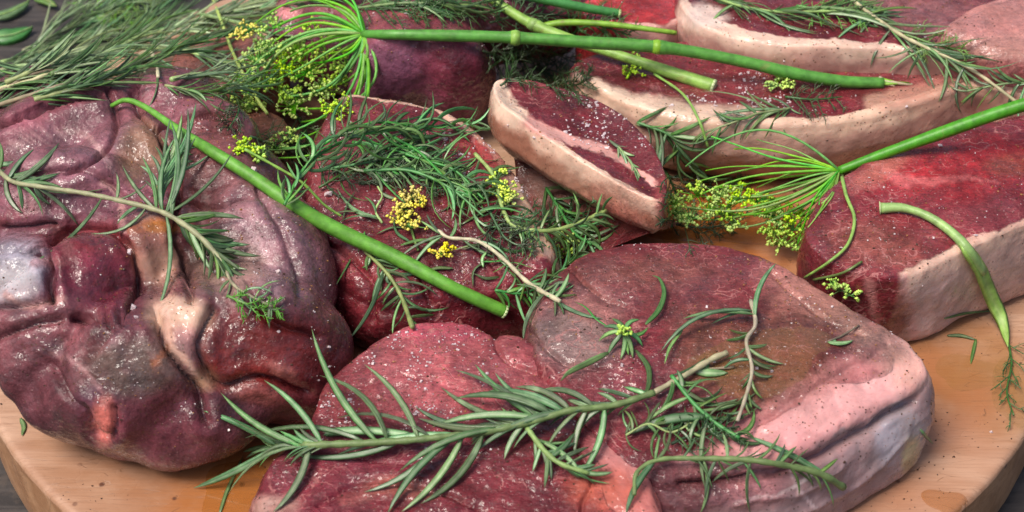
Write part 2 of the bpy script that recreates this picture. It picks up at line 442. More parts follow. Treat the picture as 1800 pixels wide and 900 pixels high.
# ------------------------------------------------------------------ setting: table and board
def wood_material(name, c1, c2, c3, stains_patches=()):
    m, nt, n, b = newmat(name); q = NB(nt); oc = q.coords()
    sv = q.scaled(oc, (1.2, 9, 9)); g = q.noise(sv, 9, 6, .6, 1.2); g2 = q.noise(q.scaled(oc, (2, 30, 30)), 22, 4, .6)
    st = q.noise(oc, 8, 4, .6)
    col = q.mix(q.rng(g.outputs[0], .35, .65), c1, c2)
    col = q.mix(q.math('MULTIPLY', q.rng(g2.outputs[0], .5, .7), .35), col, c3)
    col = q.mix(q.rng(st.outputs[0], .5, .68, 0, .45), col, (.33, .15, .075))
    wn = q.noise(oc, 40, 4, .6); sc = q.n('ShaderNodeVectorMath'); sc.operation = 'SCALE'; sc.inputs['Scale'].default_value = .03; q.l(wn.outputs['Color'], sc.inputs[0])
    wv = q.n('ShaderNodeVectorMath'); wv.operation = 'ADD'; q.l(oc, wv.inputs[0]); q.l(sc.outputs[0], wv.inputs[1])
    wet = None
    for (X, Y, Rd, cc, st_) in stains_patches:                        # juice and oil soaked into the wood, and dark patches between the meats
        dn = q.n('ShaderNodeVectorMath'); dn.operation = 'DISTANCE'; q.l(wv.outputs[0], dn.inputs[0]); dn.inputs[1].default_value = (X * S + .015, Y * S + .015, .053 + .015)
        f_ = q.math('MULTIPLY', q.rng(dn.outputs['Value'], Rd * S * .45, Rd * S, 1, 0), q.rng(wn.outputs[0], .3, .6, .55 * st_, st_))
        col = q.mix(f_, col, cc); wet = f_ if wet is None else q.math('MAXIMUM', wet, f_)
    kn = q.voro(q.scaled(oc, (1, 14, 1)), 26, 'DISTANCE_TO_EDGE')          # fine knife scars
    col = q.mix(q.math('MULTIPLY', q.rng(kn.outputs['Distance'], 0, .016, 1, 0), .6), col, (.2, .09, .04))
    vs = q.voro(oc, 90); col = q.mix(q.math('MULTIPLY', q.rng(vs.outputs['Distance'], .08, .16, 1, 0), q.rng(q.noise(oc, 30).outputs[0], .5, .6)), col, (.12, .05, .03))
    q.l(col, b.inputs['Base Color'])
    rg = q.rng(q.noise(oc, 25, 3).outputs[0], .35, .65, .26, .5)
    if wet is not None: rg = q.math('SUBTRACT', rg, q.math('MULTIPLY', wet, .16))
    q.l(rg, b.inputs['Roughness'])
    b.inputs['Coat Weight'].default_value = .12
    h = q.math('ADD', g.outputs[0], q.math('MULTIPLY', g2.outputs[0], .5)); h = q.math('SUBTRACT', h, q.math('MULTIPLY', q.rng(kn.outputs['Distance'], 0, .012, 1, 0), .8)); q.l(q.bump(h, .35, .0008), b.inputs['Normal'])
    return m
STAINS_PATCHES = []
for x_, y_, r_, c_, s_ in [(410, 860, 4.2, (.42, .14, .03), .95), (350, 810, 6, (.30, .12, .045), .6), (1290, 395, 6.5, (.40, .12, .02), .95), (1700, 640, 4.5, (.33, .14, .05), .75), (1750, 700, 4, (.30, .15, .05), .7), (1640, 700, 5, (.36, .13, .05), .7), (640, 600, 9, (.16, .03, .02), .9), (900, 560, 7, (.14, .02, .02), .9), (470, 230, 8, (.08, .03, .02), .95), (1000, 420, 6, (.12, .03, .02), .9), (200, 800, 6, (.32, .15, .08), .5), (1500, 890, 5, (.34, .14, .08), .5), (1650, 820, 5, (.42, .20, .11), .4)]:  # the darkest entries lie in the gaps between the pieces of meat
    p_ = W(x_, y_, 0); STAINS_PATCHES.append((p_[0] - .1, p_[1] - 7.5, r_, c_, s_))
M_BOARD = wood_material('pale_wood', (.50, .31, .21), (.40, .23, .145), (.26, .13, .07), STAINS_PATCHES)
M_SIDE = wood_material('board_side_wood', (.46, .25, .13), (.34, .165, .075), (.16, .07, .03))
def table_material():
    m, nt, n, b = newmat('dark_table'); q = NB(nt); oc = q.coords()
    g = q.noise(q.scaled(oc, (1, 10, 1)), 14, 6, .65, .6); k = q.noise(oc, 120, 4, .7)
    col = q.mix(q.rng(g.outputs[0], .35, .65), (.022, .018, .017), (.06, .05, .046))
    col = q.mix(q.rng(k.outputs[0], .5, .75, 0, .5), col, (.09, .065, .05))
    q.l(col, b.inputs['Base Color']); b.inputs['Roughness'].default_value = .6
    q.l(q.bump(k.outputs[0], .4, .001), b.inputs['Normal']); return m
V = []; F = []
nx = 40
gx = np.linspace(-150, 150, nx); gy = np.linspace(-100, 260, nx)
V = np.array([(x, y, -5.3) for y in gy for x in gx])
F = np.array([(j * nx + i, j * nx + i + 1, (j + 1) * nx + i + 1, (j + 1) * nx + i) for j in range(nx - 1) for i in range(nx - 1)])
tb = mesh_obj('table_top', V, F, table_material()); tag(tb, kind='structure')
BC, BR = np.array([0.1, 7.5]), 29.7
nb = 360; th = np.linspace(0, 2 * math.pi, nb, endpoint=False)
rad = BR * (1 + .004 * np.sin(3 * th + 1) + .003 * np.sin(7 * th))
prof = [(0.0, 0), (-6, 0)]
prof = [(-f * 29, 0) for f in np.linspace(1, .03, 30)] + [(-.42, 0), (-.28, -.02), (-.14, -.09), (-.05, -.2), (0, -.36), (.04, -1.6), (.05, -3.2), (.0, -4.4), (-.12, -4.95), (-.4, -5.24)]
rings = []
for dr, z in prof:
    r = rad + dr; rings.append(np.stack([BC[0] + np.cos(th) * r, BC[1] + np.sin(th) * r, np.full(nb, float(z))], 1))
V = np.concatenate(rings); V[:, 2] += np.where(V[:, 2] > -.1, .018 * fbm(V, .5, 3, 7) - .01, 0)
V += (V[:, 2] < -.3)[:, None] * np.stack([np.cos(np.tile(th, len(prof))), np.sin(np.tile(th, len(prof))), 0 * np.tile(th, len(prof))], 1) * (.06 * fbm(V, .8, 3, 9))[:, None]
a = np.arange(nb); b_ = (a + 1) % nb
F = np.concatenate([np.stack([k * nb + a, (k + 1) * nb + a, (k + 1) * nb + b_, k * nb + b_], 1) for k in range(len(prof) - 1)])
board = thing('cutting_board', (BC[0], BC[1], -5.3), 'large round pale wooden board that carries all the meat', 'cutting board')
ns = 34 * nb
mesh_obj('board_top', V, F[:ns], M_BOARD, board); mesh_obj('board_side', V, F[ns:], M_SIDE, board)
BOARDV, BOARDF = V, F

# ------------------------------------------------------------------ the pieces of meat
B = lambda x, y, rx, ry, a, c, st=1, soft=.4, f=0: ('blob', x, y, rx, ry, a, c, st, soft, f)
Ln = lambda pts, w_, c, st=1, soft=.5, f=0: ('line', pts, w_, c, st, soft, f)

lobes('large boned roast of purple muscle lobes and fat seams at the left', (280, 430, 3.0), [
    (295, 455, 3.6, 7.6, 7.8, 3.8, 0), (300, 600, 2.7, 6.8, 5.3, 2.8, 0), (235, 300, 5.4, 3.0, 2.8, 2.6, 0),
    (120, 262, 5.0, 4.6, 3.6, 3.2, 20), (85, 195, 5.2, 3.8, 1.6, 2.2, 22), (290, 210, 5.0, 3.8, 3.2, 3.0, 0),
    (370, 270, 5.0, 2.6, 2.8, 2.6, 10), (380, 340, 5.2, 3.6, 2.8, 3.0, -10), (470, 450, 4.6, 2.7, 4.8, 3.6, 32), (420, 420, 5.6, 2.6, 3.0, 2.6, 20),
    (110, 370, 6.0, 4.2, 2.8, 2.9, 0), (160, 480, 6.6, 2.5, 2.2, 2.3, 0), (30, 480, 5.6, 2.2, 1.6, 2.0, 0),
    (110, 595, 4.3, 3.6, 3.1, 3.4, 0), (230, 660, 4.0, 3.8, 3.2, 3.3, 15), (460, 610, 3.8, 4.2, 3.8, 3.7, 0),
    (262, 440, 6.5, 1.7, 2.9, 2.1, 0), (325, 590, 5.4, 1.9, 2.2, 2.0, 0),
    (165, 700, 2.7, 3.0, 2.5, 2.6, 0), (340, 725, 2.2, 3.6, 2.8, 2.4, 0), (505, 660, 2.4, 2.6, 2.6, 2.4, 0),
    (362, 665, 4.4, .8, .8, .9, 0), (180, 738, 3.5, .45, .55, 1.3, 0)],
    [B(110, 260, 130, 90, 0, (.20, .085, .105), .9, .4), B(300, 190, 90, 60, 0, (.27, .095, .12), .9, .35), B(90, 185, 110, 22, -22, (.28, .085, .11), .7, .5),
     B(120, 370, 140, 70, 0, (.20, .075, .10), .8), B(385, 230, 60, 45, 0, (.24, .075, .07), .8), B(390, 340, 80, 60, 10, (.17, .05, .045), .8),
     B(470, 420, 75, 130, -28, (.21, .11, .13), .75, .5), B(395, 470, 70, 50, 0, (.24, .15, .12), .8, .5),
     B(250, 262, 42, 56, 15, (.27, .15, .09), .75, .4, .5), B(268, 440, 40, 62, -14, (.44, .25, .18), .9, .3, 1), B(318, 560, 56, 36, 10, (.60, .38, .28), 1, .35, 1),
     B(325, 620, 52, 46, 0, (.46, .22, .21), .9, .4, .8), B(362, 665, 24, 22, 0, (.48, .27, .17), 1, .4, 1),
     B(155, 480, 85, 78, 0, (.20, .028, .05), .9, .3), B(30, 480, 55, 60, 0, SILV, .9, .4), B(20, 500, 40, 40, 0, (.46, .43, .44), .8, .5, 1),
     B(200, 420, 120, 30, 0, (.20, .03, .03), .6, .6), B(60, 590, 90, 80, 0, (.17, .055, .065), .8), B(140, 580, 60, 50, 20, (.19, .06, .07), .6),
     B(225, 655, 110, 55, -15, (.115, .07, .06), .95, .35), B(230, 740, 150, 50, 0, (.085, .018, .026), .9, .4), B(100, 680, 90, 60, 30, (.12, .035, .045), .8, .4), B(170, 700, 40, 20, 0, (.09, .03, .05), .8),  # wide dark blob along the bottom paints in the weaker light there
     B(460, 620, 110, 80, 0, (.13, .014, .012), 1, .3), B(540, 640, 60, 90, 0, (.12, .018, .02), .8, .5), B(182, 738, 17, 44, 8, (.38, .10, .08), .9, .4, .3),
     Ln([(0, 390), (50, 360), (100, 350)], 12, (.10, .015, .02), .6), Ln([(270, 640), (300, 600), (290, 560)], 6, (.35, .12, .06), .7),
     Ln([(230, 400), (300, 390), (330, 400)], 10, (.45, .13, .04), .5, .6), Ln([(60, 460), (120, 450), (100, 400)], 9, (.32, .12, .12), .5), Ln([(20, 250), (80, 235), (150, 240), (200, 300)], 5, (.42, .24, .24), .6), Ln([(180, 320), (210, 350), (215, 400)], 6, (.48, .26, .24), .6), Ln([(340, 300), (360, 345), (355, 400)], 4, (.40, .22, .2), .5),
     Ln([(90, 620), (140, 640), (180, 690)], 4, (.40, .2, .2), .5), Ln([(420, 380), (470, 450), (500, 540)], 5, (.33, .2, .22), .6), Ln([(290, 545), (300, 600), (345, 660)], 6, (.62, .38, .30), .8, .4, 1), Ln([(10, 520), (60, 540), (110, 525)], 6, (.42, .22, .2), .7), B(280, 400, 30, 10, 10, (.45, .16, .03), .8), B(440, 690, 60, 14, 10, (.34, .10, .09), .6, .5), B(500, 655, 30, 12, 30, (.36, .12, .1), .6)],
    (.125, .038, .048), 11, parts=[('fat_seam', 262, 450, 46, 74, -12), ('fat_seam', 322, 590, 54, 66, 5), ('silver_skin', 24, 490, 52, 58, 0)], name='boned_roast', mat=ROAST,
    grooves=[([(-10, 222), (50, 200), (110, 175), (175, 168)], 11, 0.94), ([(190, 160), (205, 215), (180, 270), (120, 300)], 13, 0.44), ([(240, 140), (238, 185), (275, 225), (330, 212), (385, 203), (420, 228)], 12, 0.56),
        ([(275, 225), (300, 280), (315, 345), (310, 400), (328, 470), (335, 530)], 13, 0.56), ([(310, 352), (370, 360), (440, 345)], 9, 0.50), ([(95, 530), (82, 455), (125, 402), (195, 405), (238, 455), (236, 525), (195, 560), (130, 560)], 12, 0.69),
        ([(-5, 440), (50, 435), (90, 480), (80, 530), (0, 545)], 11, 0.50), ([(150, 625), (200, 578), (270, 552), (290, 610), (345, 680), (360, 740)], 13, 0.62), ([(372, 545), (352, 610), (385, 680), (450, 665), (540, 690)], 12, 0.56),
        ([(90, 640), (120, 700), (190, 770)], 15, 0.38), ([(-10, 600), (60, 570), (110, 560)], 10, 0.38), ([(0, 320), (80, 300), (160, 300), (230, 350)], 14, 0.28), ([(10, 400), (100, 395)], 10, 0.44), ([(440, 500), (470, 560), (560, 590)], 14, 0.38),
        ([(450, 330), (500, 420), (530, 520)], 12, 0.31), ([(150, 715), (165, 760), (200, 765), (205, 715)], 9, 0.38)],
    wetf=lambda V: np.clip(.55 + .7 * fbm(V, .5, 2, 77), 0, 1), rough=.04, cat='roast')

lobes('dark purple roast piece behind the first stem of dill at the top centre', (740, 110, 3.5), [
    (730, 95, 3.8, 4.4, 4.2, 3.9, 0), (700, 120, 4.6, 3.0, 2.4, 3.2, 0), (800, 125, 4.2, 2.6, 2.6, 3.4, 0), (620, 60, 3.6, 3.6, 3.4, 3.2, 0), (760, 40, 5.4, 3.6, 3.0, 2.6, 0),
    (540, 60, 3.0, 2.6, 3.2, 2.6, 0), (860, 30, 4.4, 3.4, 3.0, 2.8, 0), (950, 20, 3.4, 3.0, 2.8, 2.4, 0)],
    [B(690, 130, 90, 60, 10, (.14, .05, .085), .9, .5), B(800, 120, 60, 60, 0, (.13, .02, .035), .8, .5), B(740, 30, 200, 34, 0, (.20, .05, .055), .8, .5), B(505, 18, 30, 14, 0, PINK, .8)],
    (.15, .03, .05), 21, nu=360, nv=190, name='dark_roast', mat=ROAST, cat='roast')

steak('thick steak between roast and wedge chop under tangled dark green herbs',
    [(600, 160, 6.6), (680, 166, 6.6), (760, 182, 6.5), (820, 208, 6.4), (872, 252, 6.3), (915, 310, 6.1), (950, 370, 5.7), (975, 430, 5.2), (965, 480, 4.6),
     (900, 505, 4.2), (830, 520, 4.0), (770, 530, 4.0), (700, 530, 4.2), (640, 510, 4.4), (590, 478, 4.6), (562, 430, 4.9), (545, 370, 5.3), (538, 310, 5.7), (550, 240, 6.1), (572, 190, 6.4)],
    [(690, 230, 6.4), (760, 330, 5.7), (780, 430, 5.0)], seed=31, bevel=.75, belly=.5, flare=-.2, bulge=.3,
    parts=[('fat_rim', 19.6, 7.6, (.75, .8, .8, .75, .8, .7, .5), .8, FAT)],
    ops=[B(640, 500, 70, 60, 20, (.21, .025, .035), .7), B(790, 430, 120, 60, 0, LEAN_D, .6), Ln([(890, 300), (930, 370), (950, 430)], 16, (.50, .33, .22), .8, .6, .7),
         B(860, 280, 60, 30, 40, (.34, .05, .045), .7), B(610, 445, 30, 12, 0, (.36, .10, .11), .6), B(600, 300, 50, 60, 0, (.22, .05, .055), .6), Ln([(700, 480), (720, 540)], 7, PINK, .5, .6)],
    grooves=[([(555, 425), (600, 440), (650, 490), (660, 560)], 12, .35), ([(700, 440), (740, 490), (760, 540)], 12, .25), ([(600, 300), (700, 330), (800, 400), (880, 480)], 13, .16), ([(820, 230), (860, 300), (900, 370)], 11, .15)],
    rough=.08)

steak('small wedge chop standing on edge with a thick pale fat side',
    [(866, 148, 7.6), (884, 135, 7.6), (930, 138, 7.5), (990, 152, 7.4), (1050, 172, 7.3), (1105, 208, 7.1), (1148, 256, 6.9), (1172, 308, 6.7), (1170, 345, 6.6),
     (1148, 350, 6.6), (1095, 326, 6.8), (1030, 288, 7.0), (965, 245, 7.2), (915, 208, 7.4), (878, 180, 7.6)],
    [(930, 175, 7.4), (1020, 215, 7.2), (1120, 300, 6.8)], seed=41, bevel=.22, belly=.35, flare=-.5, bulge=-.35, base_z=.6, under=4.6, ustart=.28, n=340, nt_=70,
    flares=[.2, -.3, -.3, -.3, -.3, -.5, -.7, -.9, -1.1, -1.3, -1.0, -.7, -.5, -.3, 0],
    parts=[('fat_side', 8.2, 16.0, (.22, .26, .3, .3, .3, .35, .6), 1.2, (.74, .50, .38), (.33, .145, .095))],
    ops=[Ln([(905, 208, 9), (950, 230, 11), (1000, 244, 9), (1060, 262, 6), (1110, 296, 6), (1150, 325, 6)], 10, (.64, .32, .28), 1, .35, 1), Ln([(868, 150), (885, 185), (905, 205)], 17, FATW, 1, .35, 1),
         B(1060, 375, 90, 26, 18, (.30, .075, .06), .8, .5), B(1090, 345, 60, 20, 25, (.40, .17, .13), .5), B(980, 330, 70, 40, 20, (.36, .19, .13), .6, .6, 1), B(1165, 340, 16, 40, 0, (.26, .05, .05), .8)],
    name='wedge_chop', cat='chop')

steak('long steak at the back with a pale fat ridge along its near edge',
    [(1000, 118, 4.9), (1040, 88, 4.9), (1150, 70, 4.9), (1300, 62, 4.9), (1450, 60, 4.9), (1600, 62, 4.9), (1740, 70, 4.9), (1880, 90, 4.9), (1930, 140, 5.0), (1860, 168, 5.4),
     (1780, 160, 5.7), (1710, 148, 5.7), (1650, 165, 5.6), (1590, 185, 5.3), (1500, 207, 5.1), (1400, 218, 5.0), (1290, 215, 5.0), (1190, 204, 5.0), (1110, 182, 5.0), (1045, 150, 5.0)],
    [(1060, 120, 4.8), (1300, 125, 4.8), (1600, 115, 5.0), (1800, 120, 5.2)], seed=51, bevel=.55, belly=.3, flare=.1, bulge=-.15, under=1.6, ustart=.3,
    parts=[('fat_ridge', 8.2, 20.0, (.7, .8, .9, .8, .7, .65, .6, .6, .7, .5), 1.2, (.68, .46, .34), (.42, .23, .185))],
    ops=[Ln([(1050, 145, 8), (1120, 178, 12), (1200, 192, 14), (1290, 200, 12), (1330, 200, 8)], 10, FATW, .8, .6, 1), Ln([(1530, 180), (1600, 165), (1660, 140), (1700, 130)], 13, (.58, .33, .24), .8, .5, 1),
         B(1650, 130, 45, 14, -10, (.55, .20, .18), .7, .5, .6), B(1690, 170, 140, 30, 0, (.34, .12, .09), .6, .6, .8), B(1300, 150, 140, 28, 0, (.16, .025, .03), .5), B(1560, 120, 120, 30, 0, (.22, .04, .045), .6),
         B(1360, 250, 120, 30, 0, (.42, .25, .20), .6, .6, 1)], rough=.06)

steak('far steak at the top with a broad pinkish fat edge before dark lean',
    [(1205, 22, 6.4), (1240, 48, 6.4), (1320, 72, 6.4), (1400, 80, 6.4), (1490, 82, 6.4), (1570, 86, 6.4), (1650, 94, 6.4), (1705, 80, 6.4), (1760, 30, 6.4), (1780, -50, 6.3), (1700, -110, 6.2), (1500, -130, 6.2),
     (1320, -120, 6.2), (1215, -70, 6.2), (1190, -15, 6.3)],
    [(1260, -20, 6.3), (1480, 0, 6.3), (1650, 0, 6.3)], seed=61, bevel=.4, belly=.2, flare=0, bulge=.05, under=1.8, ustart=.2, n=340, nt_=70,
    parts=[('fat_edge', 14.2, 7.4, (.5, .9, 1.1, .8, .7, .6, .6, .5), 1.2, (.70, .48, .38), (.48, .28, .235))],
    ops=[Ln([(1210, 70), (1320, 108), (1480, 118), (1640, 124)], 15, (.30, .13, .11), .7, .7, .8), B(1420, 95, 50, 12, 4, (.40, .18, .15), .6, .6, .9), B(1450, 5, 160, 30, 0, (.17, .03, .04), .5), B(1620, 20, 120, 40, 10, (.28, .12, .12), .7, .6), B(1240, 30, 40, 22, 0, (.66, .50, .44), .9, .4, 1)], rough=.07)

steak('pink blocky piece of fatty meat in the top right corner',
    [(1655, 45, 7.6), (1690, 15, 7.6), (1740, -8, 7.6), (1820, -20, 7.6), (1920, 0, 7.5), (1960, 60, 7.3), (1900, 112, 7.2), (1800, 108, 7.2), (1735, 92, 7.3), (1680, 66, 7.5)],
    [(1740, 45, 7.5), (1860, 50, 7.4)], seed=71, bevel=.9, belly=.3, bulge=.2, n=300, nt_=60,
    parts=[('fat_cover', 0, 3.2, (.9, 1.2, .8), .3, (.52, .22, .20))],
    ops=[B(1760, 30, 120, 50, -20, (.42, .18, .16), .8, .6, .4), B(1760, 90, 90, 30, 0, (.34, .17, .14), .7, .5, .5), B(1750, 130, 110, 24, 0, (.24, .06, .06), .8)],
    base=(.30, .12, .11), name='meat_block', cat='meat')

steak('thick red steak at the right edge with a flat wall of pale fat',
    [(1425, 372, 5.3), (1470, 318, 5.5), (1545, 268, 5.7), (1640, 236, 5.8), (1740, 212, 5.8), (1860, 190, 5.8), (1960, 230, 5.7), (1990, 310, 5.6), (1920, 358, 5.5), (1830, 385, 5.5),
     (1740, 420, 5.4), (1660, 458, 5.3), (1608, 482, 5.2), (1570, 488, 5.2), (1510, 480, 5.2), (1455, 458, 5.2), (1418, 420, 5.2)],
    [(1510, 390, 5.4), (1650, 330, 5.6), (1850, 280, 5.7)], seed=81, bevel=.28, belly=.15, bulge=.2,
    flares=[0, 0, 0, 0, 0, 0, 0, 0, 0, 0, 0, .1, -.3, -.6, -.4, 0, 0],
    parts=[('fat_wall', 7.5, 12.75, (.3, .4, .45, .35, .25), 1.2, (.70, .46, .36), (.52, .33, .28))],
    ops=[Ln([(1640, 620), (1700, 560), (1800, 500)], 20, (.34, .17, .15), .6, .7, .8), B(1620, 540, 22, 60, 0, (.62, .44, .38), .5, .5, 1), B(1700, 300, 160, 50, -8, (.29, .018, .024), .9, .5), Ln([(1560, 300, 8), (1600, 320, 9), (1680, 315, 5), (1750, 320, 3)], 6, (.50, .13, .13), .6, .6, .4), B(1545, 300, 60, 20, -30, (.42, .14, .11), .6, .5, .3),
         B(1540, 430, 90, 40, 10, (.20, .06, .045), .7, .5), B(1700, 390, 110, 30, -10, (.23, .04, .05), .6), Ln([(1530, 500), (1545, 560)], 8, (.52, .22, .20), .6, .6, .3), Ln([(1590, 490), (1600, 540), (1612, 600)], 9, (.58, .30, .28), .8, .5, .6),
         B(1570, 560, 30, 60, 0, (.14, .014, .02), .8), B(1650, 560, 40, 70, 0, (.50, .33, .33), .6, .5, 1), B(1780, 290, 50, 22, 0, BROWN, .4)], rough=.06)

steak('big peppered steak at the front right with a bulging pink fat cap',
    [(935, 560, 5.2), (955, 500, 5.4), (1010, 452, 5.6), (1075, 428, 5.7), (1160, 420, 5.8), (1260, 425, 5.8), (1340, 448, 5.8), (1410, 482, 5.7), (1480, 525, 5.6), (1545, 565, 5.5),
     (1600, 600, 5.3), (1632, 640, 5.0), (1612, 685, 4.7), (1530, 728, 4.6), (1440, 778, 4.5), (1350, 822, 4.3), (1250, 850, 4.0), (1160, 845, 4.0), (1090, 810, 4.3), (1030, 750, 4.6), (975, 690, 4.9), (940, 630, 5.1)],
    [(1050, 540, 5.5), (1200, 600, 5.5), (1400, 640, 5.4)], seed=91, bevel=.42, belly=.45, bulge=.25, n=440, nt_=110, nw=56,
    flares=[0, 0, 0, 0, 0, 0, 0, 0, 0, 0, .1, .2, 0.8, 1.2, 1.4, 1.3, .9, .4, .2, 0, 0, 0],
    parts=[('fat_cap', 9.4, 17.0, (1.0, 1.5, 1.7, 1.9, 2.2, 2.4, 2.0, 1.2), .36, (.68, .34, .33)), ('membrane', 10.6, 17.6, (.1, .1), 1.2, (.27, .175, .18))],
    ops=[Ln([(1240, 800, 20), (1330, 740, 22), (1440, 670, 22), (1560, 620, 22)], 20, (.60, .25, .245), .7, .6, 1), B(1600, 640, 46, 50, 0, (.60, .33, .27), .8, .5, 1), B(1500, 700, 80, 22, -30, (.64, .32, .31), .7, .6, 1),
         B(1380, 800, 60, 40, -20, (.45, .17, .18), .5, .6, .8), B(1580, 790, 60, 70, 0, (.29, .22, .225), .6, .5, 1), B(1180, 860, 90, 60, 0, (.12, .03, .04), .9, .5), B(1200, 500, 200, 60, 0, (.15, .035, .035), .7, .6), B(1250, 680, 100, 50, 0, (.13, .03, .035), .7, .6), B(1120, 480, 120, 30, 0, (.17, .06, .045), .6, .6), B(1400, 560, 60, 40, 30, (.20, .08, .06), .7, .5), B(1290, 850, 70, 50, 0, (.26, .10, .11), .6, .6),  # dark lower-left blob: shade of the cavity put into the colour
         B(1010, 590, 80, 60, 20, (.20, .13, .12), .85, .5), B(1040, 530, 60, 30, 20, (.26, .10, .09), .7), B(1330, 640, 130, 80, 0, (.15, .055, .03), .7, .5), B(1230, 590, 60, 50, 0, (.17, .06, .04), .6),
         B(1120, 700, 120, 60, 0, (.15, .03, .04), .6), B(1470, 540, 110, 34, 32, (.34, .17, .13), .8, .5, .2), B(1400, 500, 60, 40, 30, (.40, .16, .13), .6, .6), B(1530, 600, 60, 30, 20, (.22, .12, .10), .7), B(1600, 760, 26, 60, -20, (.34, .29, .31), .6, .5, 1), Ln([(1290, 880), (1380, 862), (1440, 830)], 3, (.70, .56, .55), .8, .5, 1), Ln([(1390, 830), (1420, 880), (1440, 900)], 3, (.66, .5, .5), .6, .5, 1), B(1560, 770, 22, 40, 10, (.40, .36, .42), .7, .5, 1), B(1600, 800, 14, 30, 10, (.50, .40, .12), .5, .5, 1), B(1240, 850, 80, 34, -8, (.13, .035, .04), .9, .5), B(1330, 860, 60, 30, -10, (.26, .10, .11), .7, .5)],  # another dark blob deepens the painted cavity shade
    grooves=[([(1200, 850), (1330, 836), (1430, 806), (1530, 748), (1610, 705)], 20, .5), ([(1290, 885), (1400, 868), (1480, 820)], 7, -.09), ([(1400, 905), (1500, 860), (1590, 770)], 12, -.10), ([(1000, 470), (1050, 515), (1100, 535)], 9, .22),
        ([(935, 590), (1000, 640), (1060, 650)], 12, .2), ([(1350, 470), (1420, 540), (1520, 590)], 12, .12), ([(1180, 800), (1280, 770), (1420, 690), (1560, 610)], 18, .12)],
    rough=.07)

steak('front centre steak under the large rosemary sprig and cut off by the lower edge',
    [(548, 720, 4.4), (570, 672, 4.6), (610, 630, 4.8), (655, 596, 4.9), (705, 570, 5.0), (765, 556, 5.0), (825, 562, 5.0), (868, 585, 4.9), (915, 590, 4.9), (955, 615, 4.9), (980, 660, 4.8), (1000, 715, 4.7), (1060, 765, 4.5),
     (1125, 800, 4.3), (1150, 860, 4.0), (1160, 930, 3.8), (1080, 1010, 3.6), (850, 1060, 3.5), (620, 1030, 3.5), (490, 960, 3.5), (448, 880, 3.6), (470, 815, 3.8), (520, 770, 4.1)],
    [(770, 650, 4.9), (780, 800, 4.3), (850, 900, 3.8)], seed=101, bevel=.5, belly=.35, bulge=.15, n=440, nt_=110,
    parts=[('fat_rim', 6.3, 8.2, (.15, .3, .15), .3, (.50, .19, .17)), ('fat_corner', 12.2, 15.4, (1.0, 2.2, 2.4, 1.0), .5, (.52, .17, .15))],
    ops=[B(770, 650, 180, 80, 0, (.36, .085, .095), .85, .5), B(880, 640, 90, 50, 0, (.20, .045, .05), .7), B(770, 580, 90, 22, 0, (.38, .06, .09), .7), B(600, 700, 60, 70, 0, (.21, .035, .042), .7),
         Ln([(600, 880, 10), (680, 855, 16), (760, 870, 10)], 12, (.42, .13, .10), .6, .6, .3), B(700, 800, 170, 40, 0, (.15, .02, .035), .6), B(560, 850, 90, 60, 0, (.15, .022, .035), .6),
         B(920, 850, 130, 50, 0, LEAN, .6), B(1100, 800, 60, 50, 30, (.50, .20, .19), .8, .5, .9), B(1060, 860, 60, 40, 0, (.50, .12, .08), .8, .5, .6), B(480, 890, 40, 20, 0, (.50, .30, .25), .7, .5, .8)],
    grooves=[([(865, 575), (880, 620), (950, 660)], 12, .22), ([(560, 890), (640, 850), (740, 860), (860, 905)], 11, .22), ([(1010, 780), (1040, 840), (1020, 900)], 10, .2), ([(640, 680), (720, 660), (820, 690)], 12, .1), ([(520, 800), (600, 800), (700, 815), (800, 800)], 12, .1)],
    rough=.08)

steak('small bright red steak end peeping over the dill stems at the top',
    [(1030, 30, 5.2), (1040, -8, 5.2), (1150, -30, 5.2), (1200, -25, 5.2), (1215, 5, 5.2), (1195, 36, 5.2), (1150, 46, 5.2)],
    [(1140, 10, 5.2), (1180, 5, 5.2)], seed=111, bevel=.3, belly=.2, bulge=.1, n=200, nt_=40, nw=30,
    parts=[('fat_rim', 4.2, 6.6, (.2, .3, .2), .4, FATP)], base=(.34, .03, .035), cat='meat')
steak('brown stub of meat and gristle in the dark gap below the flower heads',
    [(405, 225, 3.0), (425, 200, 3.0), (465, 192, 3.0), (500, 205, 3.0), (515, 240, 2.9), (480, 262, 2.9), (430, 258, 2.9)],
    [(440, 228, 3), (480, 228, 3)], seed=121, bevel=.4, belly=.2, bulge=.1, n=200, nt_=40, nw=30, base=(.17, .065, .045), name='meat_stub', cat='meat')
steak('low scrap of pinkish meat under the rosemary pile behind the roast',
    [(300, 110, 3.4), (335, 68, 3.4), (400, 55, 3.4), (470, 70, 3.4), (500, 110, 3.3), (450, 150, 3.2), (360, 152, 3.2)],
    [(350, 105, 3.4), (440, 105, 3.4)], seed=131, bevel=.5, belly=.2, bulge=.2, n=220, nt_=40, nw=30, base=(.26, .09, .07), name='meat_scrap', cat='meat')
